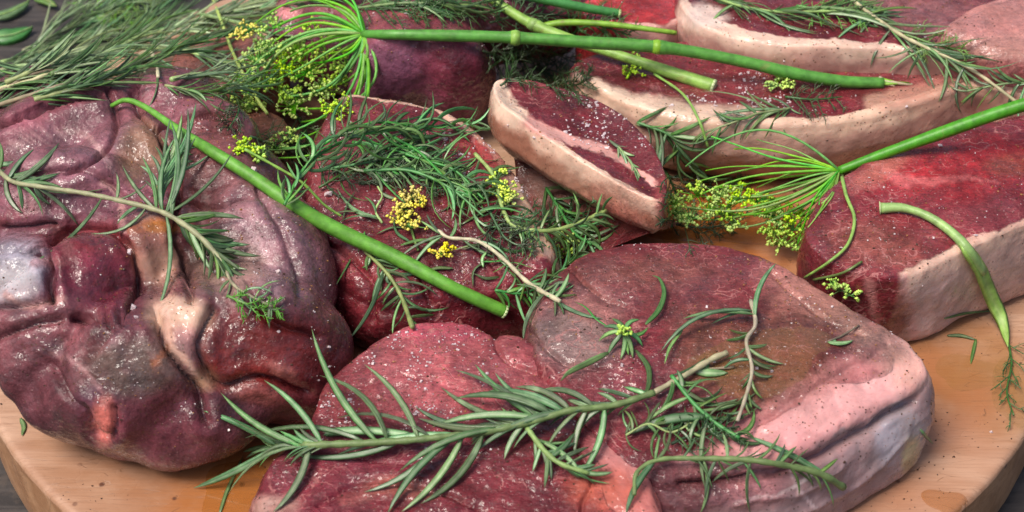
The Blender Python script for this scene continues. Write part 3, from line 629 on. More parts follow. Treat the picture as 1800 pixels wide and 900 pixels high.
# ------------------------------------------------------------------ where things lie: one search tree over meat, board and table
def build_tree():
    Vs, Fs, o = [], [], 0
    for V_, F_ in MEATS + [(BOARDV, tri(BOARDF)), (np.array([(-150, -100, -5.3), (150, -100, -5.3), (150, 260, -5.3), (-150, 260, -5.3)], float), np.array([[0, 1, 2], [0, 2, 3]]))]:
        Vs.append(V_); Fs.append(F_ + o); o += len(V_)
    return BVHTree.FromPolygons(np.concatenate(Vs).tolist(), np.concatenate(Fs).tolist())
TREE = build_tree()
CAMV = Vector(CAM)
def depth(P2):
    D = rays(P2); out = np.empty(len(D))
    for i, d in enumerate(D):
        L = np.linalg.norm(d); h = TREE.ray_cast(CAMV, Vector(d / L))
        out[i] = (h[3] / L) if h[0] is not None else 84.0
    return out
def at(P2, dep): return CAM + rays(P2) * np.asarray(dep)[:, None]
def hull(t):
    """greatest convex function below t: a stiff stem pulled down on what carries it"""
    n = len(t); st = []
    for i in range(n):
        while len(st) >= 2 and (t[st[-1]] - t[st[-2]]) * (i - st[-2]) >= (t[i] - t[st[-2]]) * (st[-1] - st[-2]): st.pop()
        st.append(i)
    return np.interp(np.arange(n), st, t[st])
def lay(pts, h=.15, flex=None, step=6.0, n=None, straight=False):
    """a path drawn where the photo shows it, laid on the meat: (x, y[, extra lift]) -> world points, pixel points, depths"""
    P = np.array([(p[0], p[1], p[2] if len(p) > 2 else 0.0) for p in pts], float)
    L = np.sum(np.linalg.norm(np.diff(P[:, :2], axis=0), axis=1)); n = n or max(5, int(L / step) + 1)
    Q = crom(P, n); t = depth(Q[:, :2]) - h - Q[:, 2]
    if straight:
        d = np.linspace(t[0], t[-1], len(t)); d = d - max(0, (d - t)[1:-1].max())
    elif flex is None:
        d = hull(t); k_ = max(3, min(len(d) // 3, 15)) | 1; w_ = np.hanning(k_ + 2)[1:-1]; w_ /= w_.sum(); pd = k_ // 2
        ext = np.r_[2 * d[0] - d[1:pd + 1][::-1], d, 2 * d[-1] - d[-pd - 1:-1][::-1]]; d = np.convolve(ext, w_, 'valid')
    else:
        d = t.copy()
        for _ in range(flex):
            s = d.copy(); s[1:-1] = .25 * d[:-2] + .5 * d[1:-1] + .25 * d[2:]; d = np.minimum(t, s)
    return at(Q[:, :2], d), Q[:, :2], d

# ------------------------------------------------------------------ shapes of the herbs
def frames(C_):
    T = np.gradient(C_, axis=0); T /= np.linalg.norm(T, axis=1, keepdims=True) + 1e-9
    n = np.array([0, -.5, 1.0]); n /= np.linalg.norm(n)
    Sd = np.cross(T, n[None]); Sd /= np.linalg.norm(Sd, axis=1, keepdims=True) + 1e-9
    return T, Sd, np.cross(Sd, T)
def tube_vf(C_, r, k=10, caps=True, oval=1.0, off=0, rib=0.0):
    n = len(C_); T, Sd, N = frames(C_); a = np.linspace(0, 2 * math.pi, k, endpoint=False)
    r = np.broadcast_to(np.asarray(r, float), (n,))
    V = (C_[:, None] + (r[:, None] * (1 + rib * np.cos(a * (k // 2))[None]))[:, :, None] * (np.cos(a)[None, :, None] * Sd[:, None] + oval * np.sin(a)[None, :, None] * N[:, None])).reshape(-1, 3)
    F = []
    for i in range(n - 1):
        for j in range(k):
            j2 = (j + 1) % k; F.append((i * k + j + off, i * k + j2 + off, (i + 1) * k + j2 + off, (i + 1) * k + j + off))
    if caps: F.append(tuple(off + j for j in range(k))[::-1]); F.append(tuple(off + (n - 1) * k + j for j in range(k)))
    return V, F
def leaf_vf(C_, w_, roll=0.0, th=.16, off=0, cup=.2):
    """narrow leaf: two rolled halves with a groove over the midrib, closed underneath"""
    w_ = w_ * .76; n = len(C_); T, Sd, N = frames(C_); c, s = math.cos(roll), math.sin(roll)
    Sd, N = Sd * c + N * s, N * c - Sd * s
    u = np.linspace(0, 1, n); prof = np.interp(u, [0, .12, .35, .7, .9, 1], [.35, .8, 1, .82, .42, .03]) * w_
    sec = [(-1, -cup), (-.5, .16), (0, -.12), (.5, .16), (1, -cup), (.45, -cup * .6 - th), (-.45, -cup * .6 - th)]
    k = len(sec)
    V = np.concatenate([C_ + prof[:, None] * (x * Sd + z * N) for x, z in sec]).reshape(k, n, 3).transpose(1, 0, 2).reshape(-1, 3)
    F = [(i * k + j + off, (i + 1) * k + j + off, (i + 1) * k + (j + 1) % k + off, i * k + (j + 1) % k + off) for i in range(n - 1) for j in range(k)]
    F.append(tuple(off + j for j in range(k))); F.append(tuple(off + (n - 1) * k + j for j in range(k))[::-1])
    side = np.tile(np.array([.25, .0, .75, .0, .25, 1.0, 1.0]), n)          # midrib and underside
    return V, F, side
def herb_material(name, top, under, rough=.42, var=.5, stem=False, trans=.0):
    m, nt, n, b = newmat(name); q = NB(nt); oc = q.coords()
    oi = q.n('ShaderNodeObjectInfo'); rnd = oi.outputs['Random']
    sd_ = q.n('ShaderNodeAttribute', attribute_name='side')
    ns = q.noise(oc, 180, 4, .6); big = q.noise(oc, 45, 3, .6)
    col = q.mix(sd_.outputs['Fac'], top, under)
    hs = q.n('ShaderNodeHueSaturation'); q.l(col, hs.inputs['Color'])
    hv = 0 if var < .2 else 1; q.l(q.rng(rnd, 0, 1, .5 - .008 - .04 * hv, .5 + .008 + .017 * hv, False), hs.inputs['Hue'])
    q.l(q.rng(q.math('FRACT', q.math('MULTIPLY', rnd, 7.31)), 0, 1, 1 - var, 1 + var, False), hs.inputs['Value'])
    q.l(q.rng(q.math('FRACT', q.math('MULTIPLY', rnd, 3.7)), 0, 1, .78, 1.1, False), hs.inputs['Saturation'])
    f = q.rng(ns.outputs[0], .3, .7, .72, 1.3, False); cx = q.n('ShaderNodeCombineXYZ'); [q.l(f, cx.inputs[i]) for i in range(3)]
    col = q.mix(1.0, hs.outputs[0], cx.outputs[0], 'MULTIPLY')
    col = q.mix(q.rng(big.outputs[0], .56, .72, 0, .35), col, tuple(min(1, c * 1.5 + .03) for c in (under if not stem else top)))
    if stem:                                                     # bruises and dry flecks
        br = q.noise(oc, 95, 5, .7, .8); col = q.mix(q.rng(br.outputs[0], .60, .72, 0, .55), col, (.22, .17, .06)); col = q.mix(q.rng(big.outputs[0], .30, .44, .45, 0), col, tuple(c * .5 for c in top))
    q.l(col, b.inputs['Base Color']); b.inputs['Roughness'].default_value = rough + (.12 if stem else 0)
    b.inputs['Coat Weight'].default_value = .0 if stem else .1
    if stem:
        st = q.noise(q.scaled(oc, (1, 1, 1)), 260, 5, .65); q.l(q.bump(st.outputs[0], .4, .0006), b.inputs['Normal'])
    else: q.l(q.bump(ns.outputs[0], .3, .0005), b.inputs['Normal'])
    b.inputs['Subsurface Weight'].default_value = .12; b.inputs['Subsurface Radius'].default_value = (.4, 1, .2); b.inputs['Subsurface Scale'].default_value = .001
    return m
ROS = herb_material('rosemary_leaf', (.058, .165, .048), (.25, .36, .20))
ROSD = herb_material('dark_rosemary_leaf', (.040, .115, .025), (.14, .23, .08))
ROSS = herb_material('rosemary_stem', (.24, .36, .11), (.24, .36, .11), stem=True)
WOODY = herb_material('pale_woody_stem', (.46, .44, .25), (.46, .44, .25), stem=True)
BROWNSTEM = herb_material('brown_stem', (.27, .22, .12), (.27, .22, .12), stem=True)
TARR = herb_material('tarragon_leaf', (.045, .175, .038), (.13, .30, .08))
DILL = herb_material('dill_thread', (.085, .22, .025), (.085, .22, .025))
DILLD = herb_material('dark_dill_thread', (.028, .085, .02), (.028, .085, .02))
STEMG = herb_material('dill_stem_green', (.055, .25, .018), (.055, .25, .018), stem=True, var=.05, rough=.34)
STEML = herb_material('dill_stem_light', (.19, .38, .04), (.19, .38, .04), stem=True, var=.05, rough=.36)
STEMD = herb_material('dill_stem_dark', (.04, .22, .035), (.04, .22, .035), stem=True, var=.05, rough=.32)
ROSP = herb_material('silvery_rosemary_leaf', (.15, .25, .10), (.34, .42, .25))
STEMB = herb_material('slanting_stem', (.11, .32, .03), (.11, .32, .03), stem=True, var=.05, rough=.4)
RAYG = herb_material('umbel_ray', (.10, .38, .02), (.10, .38, .02), stem=True, var=.2)
CUT = herb_material('cut_stem', (.50, .60, .28), (.50, .60, .28), stem=True, var=.05)
FLOWER = herb_material('dill_flower', (.44, .62, .03), (.60, .70, .06), var=.12)
FLOWERG = herb_material('green_dill_flower', (.27, .54, .03), (.50, .68, .06), var=.12)
FLOWERY = herb_material('yellow_dill_flower', (.70, .60, .02), (.78, .66, .03), var=.12)

RN = random.Random(7)
def join(parts):
    V, F, A, o = [], [], [], 0
    for p in parts:
        v, f = p[0], p[1]; V.append(v); F += [tuple(i + o for i in t) for t in f]
        A.append(p[2] if len(p) > 2 else np.zeros(len(v))); o += len(v)
    return np.concatenate(V), F, np.concatenate(A)
def put(name, parts, mat, parent, kind=None):
    V, F, A = join(parts)
    o = mesh_obj(name, V, F, mat, parent, dict(side=A)); 
    if kind: o['kind'] = kind
    return o

def leaf_path(p0, d0, tip, bow, lift=.12, n=8, rise=.0):
    """from a point on a stem to a tip that comes to rest near the meat"""
    p0 = np.array(p0, float); tip = np.array(tip, float); dv = tip - p0; L = np.hypot(*dv); nv = np.array([-dv[1], dv[0]]) / (L + 1e-6)
    u = np.linspace(0, 1, n)
    P = p0 + dv * u[:, None] + nv * (bow * .75 * L * 4 * u * (1 - u))[:, None]
    t = depth(P) - lift; cm = L * DIST / FPX
    lo = d0 - cm * .5 * u; hi = d0 + cm * .55 * u
    d = d0 + (np.clip(t[-1], lo[-1], hi[-1]) - d0) * u ** 1.15
    d = np.minimum(d, t); d = np.maximum(d, lo) if rise else d
    d[0] = d0
    d = d - rise * cm * (4 * u * (1 - u)) * .3
    for _ in range(2): d[1:-1] = .25 * d[:-2] + .5 * d[1:-1] + .25 * d[2:]
    return at(P, d)
def sprig(label, stem, leaves=(), auto=None, r=(.16, .10), h=.22, mat=None, smat=None, name='rosemary_sprig', cat='herb sprig', group=None, seed=0, flex=None, woff=.02, stemname='stem'):
    """leaves: explicit (u along the stem, tip x, tip y, bow, width px); auto: dict of a run of leaves"""
    rn = random.Random(seed * 77 + 5)
    C_, P, d = lay(stem, h, flex)
    root = thing(name, C_[0], label, cat, group)
    n = len(C_); put(stemname, [tube_vf(C_, np.linspace(r[0], r[1], n) * (1 + .12 * np.sin(np.arange(n) * 1.3)), 8)], smat or ROSS, root)
    T2 = np.gradient(P, axis=0); T2 /= np.linalg.norm(T2, axis=1, keepdims=True) + 1e-9
    px = DIST / FPX
    cnt = 0
    for (u, tx, ty, bow, wpx) in leaves:
        i = min(n - 1, int(u * (n - 1)))
        c = leaf_path(P[i], d[i] - woff, (tx, ty), bow, n=9, rise=rn.uniform(0, .25))
        put('leaf', [leaf_vf(c, wpx * .5 * px, rn.uniform(-.7, .7))], mat or ROS, root); cnt += 1
    for au in (auto if isinstance(auto, (list, tuple)) else [auto] if auto else []):
        g = dict(u0=.05, u1=1.0, step=14, L=(60, 95), w=(7, 10), ang=(18, 55), bow=.12, pair=2, mat=None, droop=0)
        g.update(au)
        Ls = n * 6.0; u = g['u0']
        while u < g['u1']:
            i = min(n - 1, int(u * (n - 1)))
            for s in range(g['pair']):
                sd = rn.choice((-1, 1)); an = math.radians(rn.uniform(*g['ang'])) * sd
                t = T2[i]; dr = np.array([t[0] * math.cos(an) - t[1] * math.sin(an), (t[0] * math.sin(an) + t[1] * math.cos(an)) * .9 + g['droop']])
                L = rn.uniform(*g['L']) * (1 - .35 * abs(2 * u - 1) ** 2 * rn.random()); tip = P[i] + dr * L
                c = leaf_path(P[i], d[i] - woff, tip, rn.uniform(-1, 1) * g['bow'] + .08 * -sd, lift=rn.uniform(.08, .4), n=8, rise=rn.uniform(0, .5))
                put('leaf', [leaf_vf(c, rn.uniform(*g['w']) * .5 * px, rn.uniform(-1.1, 1.1))], g['mat'] or mat or ROS, root); cnt += 1
            u += g['step'] / Ls * rn.uniform(.6, 1.5)
    return root

def flower_parts(P2, dep, rpx, nfl, rn, ball=.125, spread=1.0):
    """one umbellet: short pedicels fanning out of a point, a knobbly little flower on each"""
    px = DIST / FPX; c = at(np.array([P2]), np.array([dep]))[0]; Rr = rpx * px * 1.12
    st, fl = [], []
    nfl = int(nfl * 1.6)
    for k in range(nfl):
        v = np.array([rn.gauss(0, 1), rn.gauss(0, 1), rn.gauss(.25, .8)]); v /= np.linalg.norm(v)
        v[2] = abs(v[2]) * .8; e = c + v * Rr * rn.uniform(.35, 1.2) * spread
        C_ = np.stack([c, c + (e - c) * .5 + np.array([0, 0, .05]), e]); st.append(tube_vf(C_, .025, 4, False))
        for m_ in range(3):
            o = e + np.array([rn.uniform(-1, 1), rn.uniform(-1, 1), rn.uniform(-.6, 1)]) * ball * .8; rr = ball * rn.uniform(.55, 1.0)
            w6 = np.array([(1, 0, 0), (-1, 0, 0), (0, 1, 0), (0, -1, 0), (0, 0, 1), (0, 0, -1)]) * rr * np.array([rn.uniform(.7, 1.2) for _ in range(3)]) + o
            f6 = [(0, 2, 4), (2, 1, 4), (1, 3, 4), (3, 0, 4), (2, 0, 5), (1, 2, 5), (3, 1, 5), (0, 3, 5)]
            fl.append((w6, f6, np.full(6, rn.random())))
    return st, fl
def dill_head(root, hub, hubd, clusters, rn, rmat=DILL, fmat=FLOWER, thick=.05, nray=1, lift=.5, skip=0):
    """rays from the hub to every umbellet"""
    for (x, y, rpx, nf, bow, *rest) in clusters:
        lf = rest[0] if rest else lift; mt = rest[1] if len(rest) > 1 else fmat
        dp = depth(np.array([(x, y)]))[0] - lf; dp = max(min(dp, hubd + 1.6), hubd - 2)
        bow = bow + rn.uniform(-.07, .07); ph_ = rn.uniform(0, 6)
        n = 14; u = np.linspace(0, 1, n); p0 = np.array(hub, float); tip = np.array((x, y), float); dv = tip - p0; L = np.hypot(*dv); nv = np.array([-dv[1], dv[0]]) / (L + 1e-6)
        P = p0 + dv * u[:, None] + nv * (bow * L * 4 * u * (1 - u))[:, None]
        P = P + nv * (np.sin(u * 5 + ph_) * 3.2 * np.sin(math.pi * u))[:, None]
        d = hubd * (1 - u) + dp * u - rn.uniform(-.3, .6) * np.sin(math.pi * u); t = depth(P) - .08; d = np.minimum(d, t)
        d[0] = hubd
        for _ in range(3): d[1:-1] = .25 * d[:-2] + .5 * d[1:-1] + .25 * d[2:]
        C_ = at(P, d); put('ray', [tube_vf(C_, np.linspace(thick * 1.25, thick * .7, n) * rn.uniform(.7, 1.15), 6)], rmat, root)
        if nf:
            st, fl = flower_parts(P[-1], d[-1], rpx, nf, rn)
            put('flower_cluster', fl, mt, root, 'stuff')
            put('flower_stalks', st, rmat, root, 'stuff')
def threads(root, base_pts, rn, nb=14, L=(35, 80), sub=5, r=.028, mat=DILL, name='feathery_leaf', lift=.25, spread=70, flex=8):
    """a dill frond: a rib with side ribs that split into hair-thin threads"""
    C_, P, d = lay(base_pts, lift, flex); px = DIST / FPX; out = []
    put('rib', [tube_vf(C_, np.linspace(r * 2.2, r * 1.2, len(C_)), 6)], mat, root)
    T2 = np.gradient(P, axis=0); T2 /= np.linalg.norm(T2, axis=1, keepdims=True) + 1e-9
    for k in range(nb):
        i = int((.08 + .92 * k / nb) * (len(P) - 1)); sd = 1 if k % 2 else -1; an = math.radians(rn.uniform(25, spread)) * sd; t = T2[i]
        dr = np.array([t[0] * math.cos(an) - t[1] * math.sin(an), t[0] * math.sin(an) + t[1] * math.cos(an)]); l = rn.uniform(*L) * (1 - .4 * k / nb)
        q = [(P[i][0], P[i][1], 0), (P[i][0] + dr[0] * l * .5 + rn.uniform(-4, 4), P[i][1] + dr[1] * l * .5 + rn.uniform(-4, 4), rn.uniform(0, .4)), (P[i][0] + dr[0] * l, P[i][1] + dr[1] * l + rn.uniform(0, 6), rn.uniform(0, .5))]
        c2, p2, d2 = lay(q, lift * .8, 10, n=7); c2 = c2 + (C_[i] - c2[0]) * np.linspace(1, 0, 7)[:, None]
        out.append(tube_vf(c2, np.linspace(r * 1.1, r * .7, 7), 4, False))
        for m_ in range(sub):
            j = rn.randint(1, 5); a2 = math.atan2(dr[1], dr[0]) + rn.uniform(-1.1, 1.1); l2 = l * rn.uniform(.25, .5) * px
            vec = RIGHT * math.cos(a2) - UP * math.sin(a2) + np.array([0, 0, rn.uniform(-.3, .5)])
            e = c2[j] + vec * l2; mid = (c2[j] + e) / 2 + np.array([rn.uniform(-.08, .08), rn.uniform(-.08, .08), rn.uniform(0, .12)])
            out.append(tube_vf(np.stack([c2[j], mid, e]), np.array([r * .75, r * .65, r * .4]), 4, False))
    put(name, out, mat, root, 'stuff')
# ------------------------------------------------------------------ oil and juice on the board and on the steak
def oil_material(name, col, dens):
    m, nt, n, b = newmat(name); q = NB(nt)
    b.inputs['Base Color'].default_value = (*col, 1); b.inputs['Alpha'].default_value = dens
    b.inputs['Roughness'].default_value = .05; b.inputs['IOR'].default_value = 1.46; b.inputs['Specular IOR Level'].default_value = .8
    b.inputs['Coat Weight'].default_value = .6; b.inputs['Coat Roughness'].default_value = .03
    return m
OILO = oil_material('orange_oil', (.45, .16, .03), .38); OILY = oil_material('yellow_oil', (.34, .20, .05), .13)
def pool(label, x, y, rx, ry, ang, mat, seed=0, th=.12, rise=.02, name='oil_pool'):
    c = at(np.array([(x, y)]), depth(np.array([(x, y)])))[0]; n, k = 40, 10
    root_c = c; V = []; a_ = math.radians(ang)
    for j in range(k + 1):
        for i in range(n):
            t = 2 * math.pi * i / n; r = j / k
            wob = 1 + .16 * math.sin(2 * t + seed) + .11 * math.sin(3 * t + 2.1 * seed) + .06 * math.sin(5 * t + seed * 3)
            u, v = rx * r * wob * math.cos(t), ry * r * wob * math.sin(t)
            X, Y = c[0] + u * math.cos(a_) - v * math.sin(a_), c[1] + u * math.sin(a_) + v * math.cos(a_)
            h = TREE.ray_cast(Vector((X, Y, 30)), Vector((0, 0, -1))); z = min(30 - h[3], c[2] + rise)
            V.append((X, Y, z + .012 + th * .5 * (1 - r ** 2) if j < k else z - .03))
    F = [(j * n + i, j * n + (i + 1) % n, (j + 1) * n + (i + 1) % n, (j + 1) * n + i) for j in range(k) for i in range(n)]
    F = [f[::-1] for f in F]
    V = np.array(V); V[:n] = V[:n].mean(0)
    o = mesh_obj(name, V, F, mat, None, origin=c); tag(o, label, 'oil'); return o
pool('orange pool of oily juice on the board left of the front centre steak', 420, 868, 1.7, 2.4, 20, OILO, 1)
pool('amber pool of juice on the board below the yellow green flower heads', 1270, 402, 4.4, 1.6, 0, OILO, 2)
pool('round amber oil drop near the lower right rim of the board', 1668, 884, 1.15, .85, 0, OILO, 3, .09)
pool('ring shaped spill of clear oil on the board right of the pink fat cap', 1705, 655, 2.0, 1.2, 10, OILY, 4, .06)
pool('greenish oil puddle with dill threads at the right rim of the board', 1775, 690, 1.0, 2.2, -4, OILY, 5, .16)
pool('yellow oil pooled on top of the big peppered steak', 1345, 628, 3.2, 1.9, 8, OILY, 6, .10, .5)
pool('little oil ring beside the broken leaf on the peppered steak', 1255, 645, 1.5, .9, 0, OILY, 7, .10, .5)

# ------------------------------------------------------------------ the big dill stems
def stem_thing(label, pts, r, mat, h=.35, name='dill_stalk', cat='dill', cut=True, flex=None, group=None, nodes=(), straight=False):
    C_, P, d = lay(pts, h, flex, step=8, straight=straight); r = [x * .9 for x in r]
    root = thing(name, C_[0], label, cat, group); n = len(C_)
    rr = np.interp(np.linspace(0, 1, n), np.linspace(0, 1, len(r)), r)
    for u in nodes: rr = rr * (1 + .22 * np.exp(-((np.linspace(0, 1, n) - u) * n / 1.2) ** 2))
    rr = rr * (1 + .05 * vnoise(C_, .35, 4) + .03 * vnoise(C_, 1.1, 5)); put('stem', [tube_vf(C_, rr, 24, rib=.035)], mat, root)
    if cut:
        T = C_[-1] - C_[-2]; T /= np.linalg.norm(T)
        put('cut_end', [tube_vf(np.stack([C_[-1] - T * .12, C_[-1] + T * .01, C_[-1] + T * .035]), np.array([rr[-1] * 1.04, rr[-1] * 1.03, rr[-1] * .75]), 14)], CUT, root)
    for u in nodes:
        i = int(u * (n - 1)); put('node', [tube_vf(C_[max(0, i - 1):i + 2], rr[i] * np.array([1.0, 1.16, 1.0]), 14)], STEML, root)
    return root, C_, P, d
rn = random.Random(3)
STEMF = herb_material('sheath', (.22, .38, .08), (.30, .44, .14), var=.05, rough=.5)
sA, CA, PA, dA = stem_thing('long deep green dill stem across the top with a frayed right end', [(640, 60), (760, 62), (900, 66), (1040, 75), (1170, 84), (1290, 105), (1400, 130), (1480, 143), (1552, 146)], [.26, .34, .36, .36, .37, .36, .36, .38, .36], STEMG, .45, cut=False, nodes=(.29, .57))
for k, (dx, dy) in enumerate([(-2, -6), (40, -2), (84, 6), (66, 4), (20, 8), (50, 1), (12, -4)]):
    q = np.array([[1545, 143 + (k - 3) * 2.5, 0], [1560 + dx * .4, 146 + dy * .4, 0], [1558 + dx, 147 + dy, 0]])
    c = at(q[:, :2], np.array([dA[-1] - .1, dA[-1], dA[-1] + .2])); put('frayed_fibre', [tube_vf(c, np.array([.10, .07, .03]), 5)], STEML if k % 2 else WOODY, sA)
cl = [(595, 195, 26, 16, -.25), (560, 165, 30, 20, -.18), (520, 190, 26, 16, -.3), (500, 120, 30, 20, .02), (455, 115, 34, 24, .1), (445, 150, 34, 24, .12), (470, 150, 26, 16, .05), (430, 60, 24, 14, .22, .5, FLOWERY), (480, 50, 24, 12, .15),
      (520, 90, 30, 18, .05), (540, 130, 30, 20, -.05), (610, 120, 26, 18, -.15), (590, 150, 26, 18, -.22), (555, 60, 26, 14, .1), (500, 170, 24, 16, -.12), (575, 95, 28, 16, -.1), (438, 190, 30, 26, .25, .6, FLOWERG), (418, 150, 22, 12, .2), (470, 85, 24, 14, .12), (510, 250, 22, 12, -.2), (485, 262, 20, 10, -.26), (430, 262, 20, 12, -.3), (455, 278, 18, 8, -.34)]
cl = [(c[0], c[1], c[2] * 1.12, int(c[3] * 1.35), *c[4:]) for c in cl]
dill_head(sA, (640, 60), dA[0], cl, rn, RAYG, FLOWERG, thick=.085)
dill_head(sA, (640, 60), dA[0], [(510, 20, 0, 0, .2), (540, -5, 0, 0, .15), (575, -20, 0, 0, .12), (560, 30, 0, 0, .12), (600, -25, 0, 0, .05), (480, 60, 0, 0, .18), (530, 215, 0, 0, -.28), (500, 235, 0, 0, -.2), (545, 110, 0, 0, -.12)], rn, RAYG, FLOWERG, thick=.085)

sB, CB, PB, dB = stem_thing('light green dill stem slanting from the roast down to the dark gap', [(196, 186), (222, 176), (258, 190), (325, 236), (430, 302), (560, 387), (700, 455), (800, 508), (889, 549)], [.12, .2, .3, .36, .40, .42, .40, .37, .36], STEMB, .5, flex=400)
dill_head(sB, (300, 222), dB[int(len(dB) * .14)], [], rn)
sC, CC, PC, dC = stem_thing('green dill stem coming in from the right above the red steak', [(1475, 300), (1560, 268), (1660, 232), (1750, 200), (1840, 172)], [.24, .32, .36, .38, .38], STEMG, .45, cut=False, straight=True)
cl = [(1185, 360, 28, 18, -.05), (1215, 385, 26, 18, -.08), (1225, 345, 26, 16, .02), (1265, 345, 28, 20, -.03), (1275, 375, 28, 20, -.08), (1300, 350, 26, 18, 0), (1330, 355, 22, 14, -.05), (1290, 400, 22, 14, -.1), (1200, 385, 24, 14, -.06, .3), (1245, 372, 26, 18, -.04),
      (1355, 385, 26, 20, -.06), (1380, 380, 28, 20, -.08), (1362, 410, 28, 20, -.1), (1395, 405, 26, 18, -.1), (1375, 432, 26, 18, -.1), (1410, 380, 20, 10, -.08), (1350, 372, 20, 12, 0), (1400, 435, 20, 10, .05)]
dill_head(sC, (1475, 300), dC[0], cl, rn, RAYG, FLOWERG, thick=.065)
dill_head(sC, (1475, 300), dC[0], [(1205, 293, 0, 0, .18), (1250, 240, 0, 0, .05), (1290, 262, 0, 0, .08), (1240, 300, 0, 0, .10), (1230, 318, 0, 0, .08), (1330, 245, 0, 0, -.05), (1310, 300, 0, 0, .06), (1260, 330, 0, 0, .06), (1330, 330, 0, 0, .03), (1420, 400, 0, 0, -.1), (1440, 360, 0, 0, .1), (1405, 340, 0, 0, .1)], rn, RAYG, FLOWERG, thick=.06)
C_, P_, d_ = lay([(1478, 303), (1488, 345), (1502, 385), (1490, 430), (1455, 462), (1415, 488)], .3, 60); C_[0] = CC[0]
put('drooping_ray', [tube_vf(C_, np.linspace(.10, .07, len(C_)), 8)], STEML, sC)

sD, CD, PD, dD = stem_thing('forked light green dill stem at the top ending in a pale flared stump', [(850, -12), (900, 22), (945, 47), (1010, 72), (1090, 98), (1180, 128), (1256, 153)], [.3, .32, .34, .30, .32, .40, .46], STEML, .15, nodes=(.25,))
C_, P_, d_ = lay([(940, 50), (990, 40), (1060, 42), (1130, 50), (1188, 58)], .8, None); put('side_branch', [tube_vf(C_, np.linspace(.22, .14, len(C_)), 10)], STEML, sD)
stem_thing('dark green dill stem along the top edge of the picture', [(890, -14), (960, 0), (1030, 14), (1090, 24)], [.26, .28, .28, .28], STEMD, .5)
sF, CF, PF, dF = stem_thing('curved green leaf stalk drooping over the fat wall of the right steak', [(1548, 366), (1590, 366), (1640, 385), (1690, 425), (1725, 478)], [.30, .22, .24, .28, .30], STEMF, .3, cut=False, flex=60, cat='leaf', name='curved_leaf')
c, p, d = lay([(1690, 425), (1722, 470), (1745, 525), (1762, 565), (1772, 610)], .45, 60)
put('sheath_leaf', [leaf_vf(c, .60, -.25, th=.03, cup=.12)], STEMF, sF); put('cut_end', [tube_vf(np.stack([CF[0] - (CF[1] - CF[0]) * .25, CF[0]]), np.array([.36, .30]), 12)], CUT, sF)
threads(sF, [(1772, 600), (1778, 640), (1770, 690), (1782, 730)], rn, 12, (25, 55), 4, .03, DILLD, lift=.3)

# ------------------------------------------------------------------ loose flower heads
def bloom(label, pts, mat, stalk=None, seed=0):
    r_ = random.Random(seed); c0 = at(np.array([pts[0][:2]]), depth(np.array([pts[0][:2]])) - .4)[0]; root = thing('dill_flower', c0, label, 'dill flower')
    if stalk:
        c, p, d = lay(stalk, .2, 20); put('stalk', [tube_vf(c, .07, 6)], DILL, root)
    for (x, y, rp, nf) in pts:
        dp = depth(np.array([(x, y)]))[0] - .45; st, fl = flower_parts((x, y), dp, rp, nf, r_, ball=.12)
        put('flower_cluster', fl, mat, root, 'stuff'); put('flower_stalks', st, DILL, root, 'stuff')
bloom('bright yellow dill flower on the steak above the slanting stem', [(722, 345, 20, 14), (712, 368, 22, 18), (706, 388, 20, 14), (722, 400, 20, 12), (738, 360, 16, 8)], FLOWERY, [(735, 440), (725, 410), (718, 380)], 1)
bloom('tiny yellow buds just below the bright yellow dill flower', [(772, 450, 18, 9), (790, 440, 14, 6)], FLOWERY, None, 2)
bloom('yellow green dill flower on the fat rim left of the wedge chop', [(872, 318, 20, 12), (884, 338, 22, 16), (896, 350, 18, 10)], FLOWER, [(900, 372), (886, 345)], 3)
bloom('small dill flower hanging from the long stem near its frayed end', [(1365, 135, 20, 14), (1385, 150, 18, 12), (1358, 152, 16, 8)], FLOWERG, [(1350, 115), (1370, 140)], 4)
bloom('yellow green tuft beside the pale flared stump', [(1108, 106, 18, 12), (1112, 128, 18, 10)], FLOWERG, None, 5)
bloom('green dill flower in the herbs right of the wedge chop base', [(998, 425, 22, 14), (990, 448, 20, 12)], FLOWERG, None, 6)
bloom('small green bud cluster at the corner of the red steak', [(1475, 512, 18, 10), (1495, 520, 14, 7), (1462, 500, 12, 6)], FLOWERG, [(1515, 460), (1480, 480), (1430, 492)], 8)
# the seed head seen end on
hb = thing('dill_bud', at(np.array([(1098, 585)]), depth(np.array([(1098, 585)])) - 1.0)[0], 'green dill bud with curled sepals like a spider on the peppered steak', 'dill bud')
dh = depth(np.array([(1098, 585)]))[0] - 1.1
for k, (x, y, bw, wp) in enumerate([(1060, 575, .2, 13), (1052, 600, .2, 12), (1068, 625, .1, 12), (1090, 632, -.1, 12), (1112, 630, -.1, 12), (1130, 610, -.2, 12), (1140, 575, .3, 12), (1075, 560, .2, 12), (1125, 562, -.3, 12), (1105, 625, .0, 10), (1078, 612, .1, 10)]):
    c = leaf_path((1098, 583), dh, (x, y), bw, n=8); put('sepal', [leaf_vf(c, wp * .45 * DIST / FPX, 0, th=.12)], TARR, hb)
st, fl = flower_parts((1098, 582), dh - .1, 10, 10, rn, ball=.13); put('seed_cluster', fl, FLOWERG, hb, 'stuff')
for pts, wd in [([(1135, 570), (1158, 545), (1168, 515), (1160, 490), (1146, 484)], 15), ([(1070, 620), (1030, 640), (1000, 655), (985, 670)], 18), ([(1118, 615), (1140, 645), (1140, 680), (1126, 700)], 17), ([(1070, 575), (1048, 560), (1030, 540), (1010, 530)], 10), ([(1200, 580), (1178, 610), (1168, 640)], 9)]:
    c, p, d = lay(pts, .55, 30); put('long_leaf', [leaf_vf(c, wd * .42 * DIST / FPX, rn.uniform(-.9, .9), th=.12)], TARR, hb)

